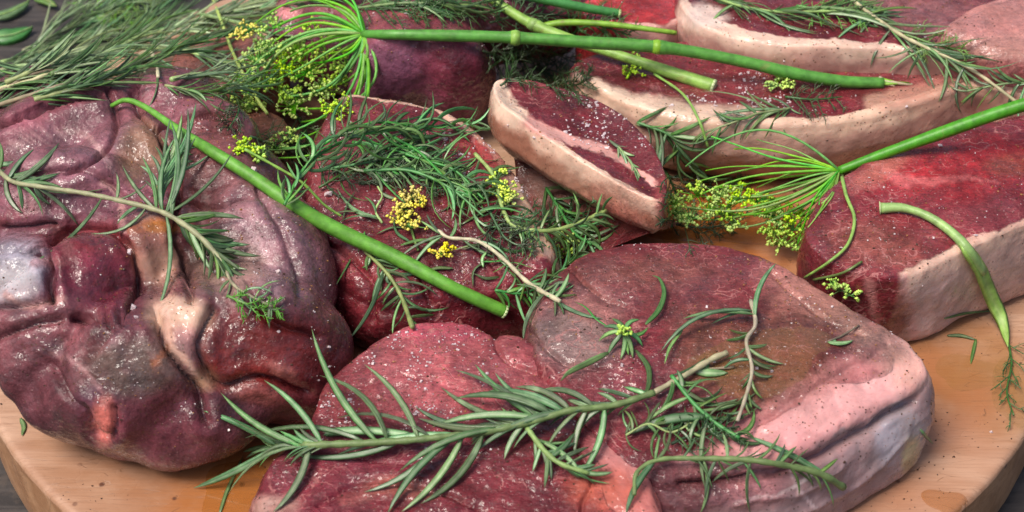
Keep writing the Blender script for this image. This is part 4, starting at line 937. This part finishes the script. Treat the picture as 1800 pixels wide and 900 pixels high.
# ------------------------------------------------------------------ rosemary and tarragon sprigs
L_ = lambda *a: a
sprig('large grey green rosemary sprig lying across the front centre steak', [(1150, 690), (1080, 712), (1000, 722), (945, 738), (860, 758), (760, 770), (660, 778), (560, 782), (470, 786)], [
    (.98, 358, 722, .06, 15), (.98, 340, 858, -.05, 18), (.92, 388, 690, -.10, 15), (.90, 480, 900, -.12, 20), (.86, 464, 668, .10, 14), (.80, 405, 735, -.12, 13),
    (.72, 548, 578, -.10, 17), (.70, 562, 660, .22, 16), (.62, 640, 640, .12, 14), (.60, 440, 800, .12, 20), (.58, 590, 735, .18, 15), (.52, 680, 905, .10, 17), (.50, 705, 900, -.10, 15), (.55, 640, 865, -.12, 15),
    (.45, 740, 885, -.14, 16), (.40, 700, 830, .12, 14), (.40, 730, 715, -.12, 17), (.36, 735, 735, -.1, 18), (.34, 775, 680, -.1, 17), (.30, 800, 650, .1, 16), (.30, 835, 640, -.08, 16), (.27, 800, 700, .15, 20),
    (.26, 870, 655, -.14, 15), (.24, 850, 690, .12, 20), (.22, 905, 680, .15, 15), (.30, 760, 750, .1, 16), (.22, 830, 800, .12, 14), (.16, 940, 690, .2, 14), (.18, 1010, 800, .10, 14), (.14, 1020, 835, -.12, 15), (.20, 960, 790, .1, 12),
    (.50, 590, 800, .08, 14), (.66, 520, 800, -.1, 14), (.75, 430, 770, .15, 12), (.10, 1050, 690, .12, 12), (.08, 1000, 700, -.1, 12), (.9, 400, 870, .2, 12), (.85, 440, 745, -.1, 12)],
    auto=[dict(u0=.02, u1=.42, step=24, L=(50, 95), w=(9, 13), ang=(12, 50)), dict(u0=.85, u1=1.0, step=12, L=(45, 80), w=(9, 12), ang=(8, 50))], r=(.15, .17), h=1.0, seed=1)
sprig('pale brown stem end of rosemary resting in the oil of the peppered steak', [(1150, 690), (1200, 662), (1250, 632), (1278, 620)], r=(.13, .15), h=.5, smat=WOODY, seed=2, name='rosemary_twig', cat='herb stalk')
sprig('long rosemary sprig with a bare pale stem lying across the roast', [(-15, 285), (20, 318), (70, 328), (150, 340), (220, 355), (290, 375), (350, 415), (400, 470)], [
    (.70, 330, 190, .10, 13), (.70, 300, 210, .14, 14), (.68, 312, 235, -.15, 14), (.72, 345, 240, -.1, 14), (.70, 410, 265, .1, 12), (.66, 215, 290, -.08, 10), (.66, 250, 275, .1, 10), (.70, 270, 560, -.12, 13), (.62, 160, 410, -.2, 9),
    (.74, 430, 385, -.08, 14), (.76, 410, 420, .08, 16), (.80, 440, 430, .1, 16), (.84, 460, 450, .1, 14), (.80, 375, 480, .05, 14), (.76, 350, 440, .1, 16), (.6, 205, 395, .1, 8), (.5, 205, 305, .1, 8), (.45, 60, 460, -.1, 8), (.5, 260, 320, .1, 9),
    (.12, 105, 250, .08, 14), (.10, 60, 262, -.1, 14), (.14, 110, 330, -.1, 12), (.16, 190, 330, .1, 10), (.2, 90, 360, .12, 13), (.08, 40, 375, .2, 13), (.2, 140, 400, -.1, 12), (.05, 20, 350, .1, 14), (.05, 0, 250, .1, 14)],
    auto=[dict(u0=.72, u1=1.0, step=6, L=(45, 90), w=(9, 13), ang=(8, 50), mat=ROSD), dict(u0=0, u1=.14, step=9, L=(60, 100), w=(10, 13), ang=(20, 70))], r=(.11, .14), h=.7, smat=WOODY, seed=3)
sprig('short olive tip of rosemary at the right shoulder of the roast', [(395, 470), (410, 500), (440, 520), (480, 540)], auto=dict(u0=.1, step=14, L=(35, 65), w=(5, 8), ang=(15, 70), bow=.35), r=(.08, .06), h=.4, smat=WOODY, seed=4)
sprig('leafy rosemary tuft pointing up over the light stem on the roast', [(285, 372), (278, 330), (290, 300), (310, 262)], [(.5, 345, 180, .1, 12), (.6, 300, 205, -.05, 12), (.7, 320, 200, .05, 13), (.6, 372, 268, .1, 12)], auto=dict(u0=.1, step=9, L=(50, 80), w=(8, 12), ang=(10, 45)), r=(.09, .07), h=.8, seed=5)

# the pile at the top left: several sprigs one over the other
pile = 'rosemary sprigs piled in the top left corner'
specs = [([(-20, 160), (60, 140), (150, 100), (240, 58), (300, 30)], 'long straight rosemary stem along the lower side of the corner pile', WOODY, 1),
         ([(-20, 130), (40, 108), (80, 60), (120, 30)], 'forked yellowish rosemary sprig at the left edge of the corner pile', WOODY, 2),
         ([(0, 110), (80, 90), (160, 62), (230, 40)], 'silvery rosemary sprig fanning left in the corner pile', ROSS, 3),
         ([(240, 62), (262, 30), (300, -10)], 'pale rosemary stem rising to the top edge out of the corner pile', WOODY, 4),
         ([(60, 175), (150, 150), (250, 110), (350, 70), (440, 50)], 'leafy rosemary sprig along the top of the roast', ROSS, 5),
         ([(200, 70), (300, 50), (400, 20), (470, 0)], 'rosemary sprig running right along the top edge', ROSS, 6),
         ([(240, 100), (262, 90), (275, 110), (278, 135)], 'small hooked rosemary twig standing over the roast', WOODY, 7),
         ([(-20, 190), (60, 165), (140, 140), (200, 125)], 'lowest rosemary sprig of the corner pile touching the roast', BROWNSTEM, 8),
         ([(330, 20), (420, 40), (480, 60)], 'rosemary sprig behind the flower heads at the top left', ROSS, 9),
         ([(300, 140), (350, 130), (400, 140)], 'rosemary sprig in the gap behind the right end of the roast', ROSS, 10),
         ([(100, 60), (180, 20), (260, -10)], 'rosemary sprig at the very top of the corner pile', ROSS, 11),
         ([(180, 110), (250, 85), (340, 90)], 'short rosemary sprig in the middle of the corner pile', ROSS, 12),
         ([(40, 90), (120, 50), (200, 10)], 'pale rosemary sprig lying on the dark table corner', WOODY, 14),
         ([(90, 130), (180, 95), (260, 70)], 'silvery rosemary sprig between the two long stems of the pile', ROSS, 18),
         ([(10, 145), (90, 110), (150, 80)], 'silvery sprig over the left end of the long straight stem', ROSS, 22),
         ([(300, 60), (380, 30), (450, 10)], 'pale sprig over the right part of the corner pile', WOODY, 26),
         ([(120, 120), (60, 130), (0, 160)], 'dark rosemary sprig under the long straight stem', BROWNSTEM, 13)]
for pts, lb, sm, sdn in specs:
    m_ = (ROS, ROSD, ROSP, ROS)[sdn % 4]
    sprig(lb, pts, auto=dict(u0=.0, step=9, L=(60, 150), w=(5.5, 9.5), ang=(2, 24), mat=m_, pair=2, bow=.08), r=(.13, .09), h=.35 + .22 * (sdn % 4), smat=sm, seed=20 + sdn, group=pile)
cs = sprig('thin olive stem crossing the flower heads towards the gap', [(372, -10), (392, 45), (415, 105), (450, 170), (470, 200)], r=(.10, .10), h=.9, smat=ROSS, seed=40, name='herb_stalk', cat='herb stalk')
fr = thing('dill_frond', at(np.array([(220, 20)]), depth(np.array([(220, 20)])) - 1)[0], 'bright feathery dill frond on the top left rosemary pile', 'dill frond')
for pts in ([(120, 5), (190, 15), (250, 30)], [(150, -10), (220, 0), (290, 20)], [(170, 30), (230, 40), (280, 50)]): threads(fr, pts, rn, 20, (30, 60), 7, .03, DILL, lift=1.4)
# broad dark leaves in the corner
for k, (a_, m_, b2, wd, lb) in enumerate([((-20, 65), (20, 62), (58, 48), 1.0, 'broad dark green leaf in the top left corner'), ((-10, 30), (20, 20), (52, 2), .8, 'olive leaf above the broad dark leaf in the corner'), ((60, -5), (80, 0), (100, 12), .6, 'small round grey green leaf at the top left edge')]):
    c, p, d = lay([a_, m_, b2], .8, 30); root = thing('sage_leaf', c[0], lb, 'leaf'); put('blade', [leaf_vf(c, wd, .2 * k, th=.08)], TARR if k == 0 else ROSD, root); put('midrib', [tube_vf(c + np.array([0, 0, .06]), .05, 6)], ROSS, root)

for k, (pts, lb, m_) in enumerate([([(440, 20), (520, 5), (600, -10)], 'rosemary sprig at the top edge just left of the dark roast piece', ROS), ([(290, 150), (350, 160), (420, 150), (470, 130)], 'dark rosemary sprig bridging the gap behind the roast', ROSD), ([(330, 90), (400, 110), (450, 90)], 'olive rosemary sprig over the low meat scrap', ROS),
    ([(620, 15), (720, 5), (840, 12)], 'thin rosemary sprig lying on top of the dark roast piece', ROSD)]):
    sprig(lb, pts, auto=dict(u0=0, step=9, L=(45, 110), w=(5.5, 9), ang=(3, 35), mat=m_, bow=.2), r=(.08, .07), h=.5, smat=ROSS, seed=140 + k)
# the tangle on the middle steak
tg = 'dark green herb sprigs tangled on the middle steak'
mid = [([(500, 360), (540, 290), (600, 250), (660, 232), (740, 225), (830, 215)], 'dark leafy sprig arching over the top of the tangled herbs', 1, .9),
       ([(545, 270), (600, 235), (660, 215), (720, 220)], 'bright leafy sprig at the upper left of the tangled herbs', 2, 1.0),
       ([(620, 250), (680, 260), (740, 280), (800, 300), (850, 350)], 'sprig running down the middle of the tangled herbs', 3, .6),
       ([(690, 240), (740, 270), (790, 320), (830, 340)], 'curled sprig at the right of the tangled herbs', 4, .9),
       ([(640, 300), (720, 300), (790, 330), (850, 380)], 'sprig at the lower edge of the tangled herbs', 5, .5),
       ([(560, 300), (620, 290), (680, 280)], 'short sprig at the lower left of the tangled herbs', 6, .5)]
for pts, lb, sdn, hh in mid:
    sprig(lb, pts, auto=dict(u0=0, step=11.5, L=(35, 110), w=(5, 11), ang=(4, 60), mat=TARR if sdn % 2 else ROSD, bow=.42), r=(.09, .06), h=hh, smat=STEMD, seed=60 + sdn, group=tg, name='tarragon_sprig')
sprig('bent pale sprig with a hooked stem left of the wedge chop base', [(835, 270), (868, 310), (885, 370), (905, 398), (960, 406), (1010, 395), (1065, 370)], auto=[dict(u0=.05, u1=.45, step=12, L=(40, 70), w=(6, 9), ang=(15, 70), bow=.3, mat=ROSD), dict(u0=.45, u1=1, step=14, L=(35, 75), w=(7, 10), ang=(30, 85), bow=.3, mat=ROSD)], r=(.10, .12), h=.5, smat=ROSS, seed=71)
sprig('pale twisted stem with a tuft of needles reaching to the peppered steak', [(770, 405), (790, 418), (840, 424), (885, 455), (930, 498), (985, 530)], [(.05, 735, 385, 0, 8), (.05, 700, 455, .1, 9), (.05, 725, 470, .1, 9), (.1, 800, 382, .2, 9), (.05, 750, 375, -.1, 9), (.2, 845, 440, .1, 7), (.3, 900, 470, -.2, 7), (.97, 1000, 480, .1, 12), (.9, 1010, 500, .1, 11), (.9, 920, 600, .15, 11), (.95, 985, 495, -.1, 10), (.95, 1060, 560, .1, 12), (.85, 905, 500, .1, 10), (.85, 960, 470, .1, 10), (.98, 960, 520, .1, 9)],
      auto=dict(u0=.72, u1=1, step=9, L=(35, 60), w=(7, 10), ang=(25, 90), mat=ROSD), r=(.09, .12), h=.5, smat=WOODY, seed=72, flex=60)
sprig('rosemary stem in front of the slanting stem dropping to the front steak', [(640, 440), (680, 480), (705, 520), (725, 575)], [(.3, 610, 600, -.1, 10), (.3, 655, 545, .1, 9), (.6, 790, 540, .25, 8), (.6, 760, 500, .2, 9), (.5, 770, 520, -.2, 9), (.4, 690, 500, .4, 9), (.3, 750, 470, .2, 10), (.7, 690, 590, .1, 8)], auto=dict(u0=.1, step=16, L=(35, 65), w=(6, 9), ang=(20, 80), bow=.3, mat=ROSD), r=(.08, .12), h=.4, smat=ROSS, seed=73, flex=60)
sprig('thin olive herb stalk hooked over the light stem left of the steak', [(430, 262), (480, 290), (530, 320), (570, 360), (600, 380)], r=(.08, .07), h=.8, smat=STEML, seed=74, name='herb_stalk', cat='herb stalk')
sprig('curved whitish leaves beside the bright yellow flower', [(672, 392), (660, 370), (672, 345), (664, 328)], [(.2, 592, 330, -.2, 9), (.2, 600, 345, -.2, 8), (.3, 640, 345, .2, 8), (.9, 700, 350, .1, 9), (.1, 590, 395, .2, 8), (.9, 650, 300, .2, 8)], r=(.06, .05), h=.35, seed=75)
sprig('green leafy sprig in front of the wedge chop tip', [(960, 330), (985, 370), (1010, 410), (1040, 430)], auto=dict(u0=0, step=8, L=(45, 80), w=(7, 11), ang=(20, 80), mat=TARR, bow=.25), r=(.08, .08), h=.5, smat=STEMD, seed=76)
sprig('green sprig in the gap between the peppered steak and the slanting stem', [(870, 510), (920, 515), (970, 490), (1020, 440)], auto=dict(u0=0, step=9, L=(35, 70), w=(6, 10), ang=(20, 80), mat=TARR, bow=.25), r=(.07, .07), h=.5, smat=STEMD, seed=77)
sprig('dark leafy sprig in the gap right of the wedge chop', [(1120, 215), (1180, 240), (1200, 280), (1230, 300)], [(.1, 1290, 240, .1, 14), (.1, 1130, 215, .1, 13), (.4, 1160, 330, .1, 12), (.5, 1250, 260, .2, 12)], auto=dict(u0=0, step=14, L=(40, 95), w=(8, 13), ang=(10, 80), mat=ROSD, bow=.25), r=(.08, .07), h=.4, smat=STEMD, seed=78)
sprig('sprig with thin forked leaves on the pale ridge of the back steak', [(1390, 190), (1330, 200), (1290, 215), (1240, 232)], [(.1, 1250, 205, .05, 9), (.2, 1230, 160, .1, 8), (.3, 1300, 250, .2, 8), (.1, 1320, 235, .2, 12), (0, 1350, 170, .1, 8), (.1, 1385, 240, .2, 4), (0, 1410, 200, .1, 7)], auto=dict(u0=0, step=22, L=(40, 70), w=(6, 9), ang=(15, 60), mat=ROSD), r=(.07, .06), h=.4, smat=ROSS, seed=79)
sprig('curved pale stalk hanging over the ridge beside the stump', [(1150, 130), (1200, 165), (1228, 210), (1245, 260)], r=(.07, .08), h=.5, smat=STEML, seed=80, name='herb_stalk', cat='herb stalk')
sprig('long rosemary sprig crossing the far steaks at the top right', [(1480, -15), (1530, 25), (1590, 65), (1660, 98), (1720, 130), (1790, 182)], [(.3, 1530, 120, .1, 9), (.45, 1535, 102, -.1, 11), (.5, 1595, 140, .1, 9), (.5, 1560, 130, .1, 9), (.6, 1650, 180, -.1, 10), (.6, 1745, 120, .05, 15), (.5, 1720, 100, .1, 15), (.3, 1430, 25, .1, 9), (.2, 1380, 20, .1, 9), (.7, 1690, 200, .2, 9), (.2, 1470, 70, .1, 10), (.2, 1500, 85, .1, 9)],
      auto=dict(u0=0, u1=.62, step=13, L=(70, 150), w=(7, 11), ang=(5, 35), mat=ROS), r=(.12, .09), h=.7, smat=WOODY, seed=81)
sprig('flat rosemary sprig lying along the top edge of the far steak', [(1240, -12), (1300, 10), (1380, 22), (1460, 20), (1530, 30)], [(.4, 1315, 100, -.15, 12), (.2, 1250, 40, .1, 9)], auto=dict(u0=0, step=13, L=(60, 130), w=(6, 11), ang=(3, 28), mat=ROSD, bow=.2), r=(.09, .08), h=.5, smat=ROSS, seed=82)
sprig('small sprig at the right edge above the light green stem', [(1830, 150), (1790, 145), (1750, 150), (1700, 160)], [(.2, 1790, 215, .1, 9), (.3, 1770, 200, .1, 9)], auto=dict(u0=0, step=14, L=(35, 65), w=(6, 9), ang=(15, 60), mat=ROSD), r=(.06, .06), h=.5, seed=83)
sprig('grey leaves lying on the lean of the wedge chop', [(1085, 255), (1105, 280), (1125, 310)], [(0, 1150, 340, .05, 11), (.1, 1070, 245, 0, 9)], auto=dict(u0=0, step=20, L=(25, 45), w=(7, 9), ang=(10, 50)), r=(.05, .04), h=.2, seed=84)
sprig('bare twiggy rosemary stem standing on the oily part of the peppered steak', [(1320, 528), (1328, 570), (1312, 600), (1322, 650), (1310, 700), (1296, 740)], [(.15, 1365, 462, -.15, 12), (.1, 1160, 620, .22, 12), (.12, 1200, 560, .1, 14), (.1, 1250, 570, .1, 10), (.4, 1380, 640, .1, 9), (.4, 1350, 605, .1, 9), (.6, 1360, 660, .2, 9), (.5, 1270, 650, .2, 8), (.8, 1340, 720, .1, 9)],
      auto=dict(u0=.2, u1=1, step=16, L=(30, 60), w=(6, 9), ang=(20, 70), mat=ROSD), r=(.10, .08), h=.7, smat=WOODY, seed=85)
sprig('leafy green sprig in front of the oily part on the pink fat cap', [(1180, 660), (1220, 710), (1260, 745), (1300, 770)], [(.6, 1100, 765, .1, 22), (.3, 1140, 740, .1, 14), (.4, 1300, 700, .1, 12), (.5, 1330, 690, .1, 12), (.2, 1190, 650, .1, 12), (.6, 1240, 860, .1, 10), (.5, 1290, 790, .1, 10)], auto=dict(u0=0, step=15, L=(40, 95), w=(7, 13), ang=(10, 85), mat=ROSD, bow=.4), r=(.09, .09), h=.6, smat=STEMD, seed=86)
sprig('slim sprig with a pale cut end along the foot of the fat cap', [(1115, 870), (1120, 830), (1160, 808), (1230, 806), (1310, 808), (1380, 818), (1440, 832), (1482, 856)], [(.95, 1310, 765, .04, 14), (.4, 1230, 905, -.15, 9), (.45, 1240, 880, .1, 8), (.6, 1320, 905, .1, 9), (.6, 1250, 850, .1, 9), (.5, 1270, 760, .1, 9), (.2, 1100, 905, .1, 14), (.7, 1380, 780, .1, 10)],
      auto=dict(u0=.2, u1=.9, step=30, L=(35, 85), w=(5, 9), ang=(20, 70), mat=ROSD), r=(.09, .17), h=.6, smat=ROSS, seed=87, flex=80)
sprig('side shoot of rosemary pointing down over the front centre steak', [(925, 750), (955, 790), (985, 815), (1035, 832)], [(.9, 935, 770, .1, 12), (.5, 1010, 760, .1, 14), (.4, 1020, 770, .1, 14), (.7, 1075, 850, .1, 5), (.1, 900, 720, .1, 12)], auto=dict(u0=.2, step=13, L=(35, 70), w=(8, 12), ang=(15, 60)), r=(.13, .10), h=.8, seed=88)
sprig('thin grass like sprig curving over the lower steak between the fat parts', [(1100, 765), (1140, 745), (1180, 760), (1220, 740)], auto=dict(u0=0, step=14, L=(35, 70), w=(5, 8), ang=(20, 80), bow=.4, mat=ROSD), r=(.05, .05), h=.5, seed=89)
sprig('brown speckled sprig half sunk in oil on the peppered steak', [(1210, 655), (1240, 650), (1290, 645)], [(.2, 1280, 655, .05, 20), (.4, 1240, 630, .1, 12)], r=(.07, .07), h=.15, smat=BROWNSTEM, seed=90)
sprig('dry leaf with its stalk on the far corner of the peppered steak', [(1455, 600), (1480, 590), (1510, 572)], [(0, 1500, 598, .1, 16), (.2, 1470, 605, .1, 9)], r=(.05, .05), h=.12, smat=BROWNSTEM, seed=91)

# dark dill fronds
for k, (lb, runs, mt, nb_, Lr) in enumerate([
    ('dark feathery dill in the gap left of the wedge chop', [[(860, 120), (900, 95), (960, 90), (1010, 110)], [(880, 150), (930, 120), (1000, 130)], [(850, 90), (900, 110), (960, 100)], [(990, 70), (1040, 45), (1110, 62)], [(860, 40), (930, 25), (1010, 30)]], DILLD, 18, (35, 70)),
    ('fine dill threads over the top of the wedge chop', [[(960, 150), (1010, 150), (1040, 135)]], DILLD, 14, (25, 45)),
    ('feathery dill frond mixed into the herbs on the middle steak', [[(640, 280), (700, 290), (780, 330)], [(700, 250), (760, 280), (820, 350)], [(560, 330), (620, 300), (700, 300)]], DILLD, 18, (30, 60)),
    ('dark dill under the flower heads between roast and steak', [[(400, 140), (420, 190), (400, 230)], [(440, 240), (500, 260), (540, 250)], [(520, 200), (540, 240), (530, 290)]], DILLD, 12, (25, 50)),
    ('dark dill under the right flower heads', [[(1170, 300), (1190, 350), (1180, 400)], [(1200, 320), (1260, 330), (1320, 330)], [(1190, 395), (1240, 400), (1300, 390)]], DILLD, 14, (25, 50)),
    ('wispy dill at the top edge behind the umbel', [[(620, 10), (700, 15), (800, 10)], [(700, 0), (790, 20), (880, 10)]], DILLD, 14, (25, 55)),
    ('dill frond among the twigs on the far steak', [[(1400, 10), (1470, 20), (1540, 25)], [(1590, 60), (1650, 80), (1700, 90)]], DILL, 12, (25, 50)),
    ('loose dill threads on the fat corner below the rosemary', [[(1180, 780), (1230, 760), (1300, 750)]], DILLD, 10, (30, 60)),
    ('fine dill at the base of the wedge chop', [[(900, 380), (960, 390), (1040, 370)], [(860, 370), (890, 420), (940, 440)]], DILLD, 14, (25, 55)),
    ('dill threads on the dark steak behind the long stem', [[(1380, 170), (1430, 175), (1480, 170)]], DILLD, 8, (25, 50)),
    ('sparse dill threads below the tip of the roast sprig', [[(400, 520), (450, 540), (500, 545)]], DILL, 8, (20, 40))]):
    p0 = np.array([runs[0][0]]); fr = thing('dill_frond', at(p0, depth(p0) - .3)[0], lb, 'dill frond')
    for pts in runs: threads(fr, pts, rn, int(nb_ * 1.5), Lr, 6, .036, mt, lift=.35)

# leaves lying loose on the board
for k, (pts, wd, lb) in enumerate([([(1665, 590), (1690, 590), (1718, 598)], 9, 'dark leaf lying on the board right of the fat wall'), ([(1716, 596), (1712, 615), (1706, 640)], 10, 'leaf bent downwards on the board near the oil ring'), ([(1618, 755), (1630, 768), (1640, 780)], 9, 'short leaf on the board beside the membrane'),
    ([(36, 735), (42, 750), (38, 766)], 12, 'tiny dark leaf on the board left of the roast'), ([(1660, 560), (1700, 550), (1760, 545)], 8, 'leaf in the shade under the fat wall of the right steak'), ([(1180, 240), (1150, 225), (1115, 218)], 12, 'loose dark leaf pointing left beside the wedge chop'),
    ([(385, 905), (400, 860), (428, 800)], 10, 'small green leaf standing in the orange juice'), ([(1205, 290), (1190, 265), (1172, 240)], 9, 'dark pointed leaf behind the wedge chop tip'), ([(810, 395), (850, 372), (905, 350)], 8, 'narrow leaf crossing the herbs on the middle steak')]):
    c, p, d = lay(pts, .12, 20); c = crom(c, 9); o = leaf_vf(c, wd * .5 * DIST / FPX, rn.uniform(-.5, .5))
    ob = mesh_obj('loose_leaf', o[0], o[1], ROSD, None, dict(side=o[2]), origin=c[0]); tag(ob, lb, 'leaf')

# needles and dill scraps fallen loose on the meat
for lb, grp, boxes, cnt, mts in [('narrow green needle lying loose on the herb covered middle steak', 'loose needles on the middle steak', [(600, 280, 930, 480)], 26, (ROSD, TARR, ROS)),
    ('narrow needle caught in the gap below the wedge chop', 'loose needles in the middle gap', [(860, 400, 1080, 520)], 16, (TARR, ROSD))]:
    for k in range(cnt):
        x0, y0, x1, y1 = boxes[0]; x, y = rn.uniform(x0, x1), rn.uniform(y0, y1); an = rn.uniform(0, 6.28); l_ = rn.uniform(28, 78); bw = rn.uniform(-.25, .25) * l_
        pts = [(x, y), (x + math.cos(an) * l_ * .5 - math.sin(an) * bw, y + math.sin(an) * l_ * .4 + math.cos(an) * bw), (x + math.cos(an) * l_, y + math.sin(an) * l_ * .8)]
        c, p, d = lay(pts, .12 + rn.uniform(0, .15), 20); c = crom(c, 9); o = leaf_vf(c, rn.uniform(5, 10) * .5 * DIST / FPX, rn.uniform(-.9, .9))
        ob = mesh_obj('loose_needle', o[0], o[1], rn.choice(mts), None, dict(side=o[2]), origin=c[0]); tag(ob, lb, 'needle', grp)

# ------------------------------------------------------------------ salt and pepper
def grains(name, label, cat, n, size, mat, box, seed, zmin=None, cluster=None, flat=.7):
    rs = np.random.RandomState(seed); V, F, o = [], [], 0
    cube = np.array([(x, y, z) for x in (-1, 1) for y in (-1, 1) for z in (-1, 1)], float); fc = [(0, 1, 3, 2), (4, 6, 7, 5), (0, 4, 5, 1), (2, 3, 7, 6), (0, 2, 6, 4), (1, 5, 7, 3)]
    k = 0; tries = 0
    while k < n and tries < n * 12:
        tries += 1
        x = rs.uniform(box[0], box[1]); y = rs.uniform(box[2], box[3])
        if cluster is not None and vnoise(np.array([[x, y, 0.]]), cluster[0], seed)[0] < cluster[1]: continue
        h = TREE.ray_cast(Vector((x, y, 30)), Vector((0, 0, -1)))
        if h[0] is None or h[0].z < -1 or (zmin is not None and h[0].z < zmin): continue
        s = size[0] * (size[1] / size[0]) ** (rs.rand() ** 2); q = cube * s * .5 * rs.uniform(.55, 1.2, 3) * (1 + .35 * rs.uniform(-1, 1, (8, 3)))
        a, b = rs.uniform(0, 6.3, 2); ca, sa, cb, sb = math.cos(a), math.sin(a), math.cos(b * .3), math.sin(b * .3)
        q = q @ np.array([[ca, -sa, 0], [sa, ca, 0], [0, 0, flat]]) @ np.array([[1, 0, 0], [0, cb, -sb], [0, sb, cb]])
        V.append(q + np.array(h[0]) + np.array([0, 0, s * .2])); F += [tuple(i + o for i in f) for f in fc]; o += 8; k += 1
    ob = mesh_obj(name, np.concatenate(V), F, mat, None, smooth=False); tag(ob, label, cat, kind='stuff'); return ob
m_, nt_, n_, b_ = newmat('salt'); b_.inputs['Base Color'].default_value = (.66, .54, .55, 1); b_.inputs['Roughness'].default_value = .25; b_.inputs['Subsurface Weight'].default_value = .4; b_.inputs['Subsurface Scale'].default_value = .002; b_.inputs['Subsurface Radius'].default_value = (1, .8, .8)
SALT = m_
m_, nt_, n_, b_ = newmat('pepper'); b_.inputs['Base Color'].default_value = (.06, .03, .018, 1); b_.inputs['Roughness'].default_value = .6; PEP = m_
m_, nt_, n_, b_ = newmat('spice'); b_.inputs['Base Color'].default_value = (.30, .14, .05, 1); b_.inputs['Roughness'].default_value = .6; SPI = m_
grains('salt_grains', 'white salt grains scattered over the meat', 'salt', 1100, (.03, .09), SALT, (-19, 27, -15, 29), 1, 3.0, (.55, .22))
grains('salt_crystals', 'coarse salt crystals on the steaks and board', 'salt', 90, (.12, .30), SALT, (-22, 24, -15, 26), 2, None, (.5, .2))
grains('pepper_flakes', 'ground black pepper scattered over meat and board', 'pepper', 5200, (.03, .09), PEP, (-27, 27, -17, 29), 3, None, (.35, -.15))
grains('spice_flakes', 'brown spice flakes scattered over the meat', 'spice', 2600, (.03, .09), SPI, (-19, 27, -15, 29), 4, 2.5, (.4, -.1))

p_ = W(700, 660, 5); grains('salt_clump', 'coarse salt clumped on the upper lobe of the front centre steak', 'salt', 260, (.04, .14), SALT, (p_[0] - 4, p_[0] + 4, p_[1] - 3.5, p_[1] + 3), 12, 4.0, (.9, .0))
p_ = W(1280, 150, 4.9); grains('salt_clump', 'salt crystals on the dark lean of the back steak near the stump', 'salt', 150, (.05, .15), SALT, (p_[0] - 3.5, p_[0] + 3.5, p_[1] - 2.2, p_[1] + 2), 13, 3.5, (.9, .0))
p_ = W(1060, 215, 7.2); grains('salt_clump', 'salt crystals melting on the lean of the wedge chop', 'salt', 120, (.05, .17), SALT, (p_[0] - 3.8, p_[0] + 3, p_[1] - 2.5, p_[1] + 2.2), 14, 5.5, (.8, .0))
p_ = W(850, 290, 6.2); grains('salt_clump', 'salt crystals near the right edge of the herb covered steak', 'salt', 110, (.05, .17), SALT, (p_[0] - 2.5, p_[0] + 2.5, p_[1] - 3, p_[1] + 3), 15, 4.5, (.8, .0))
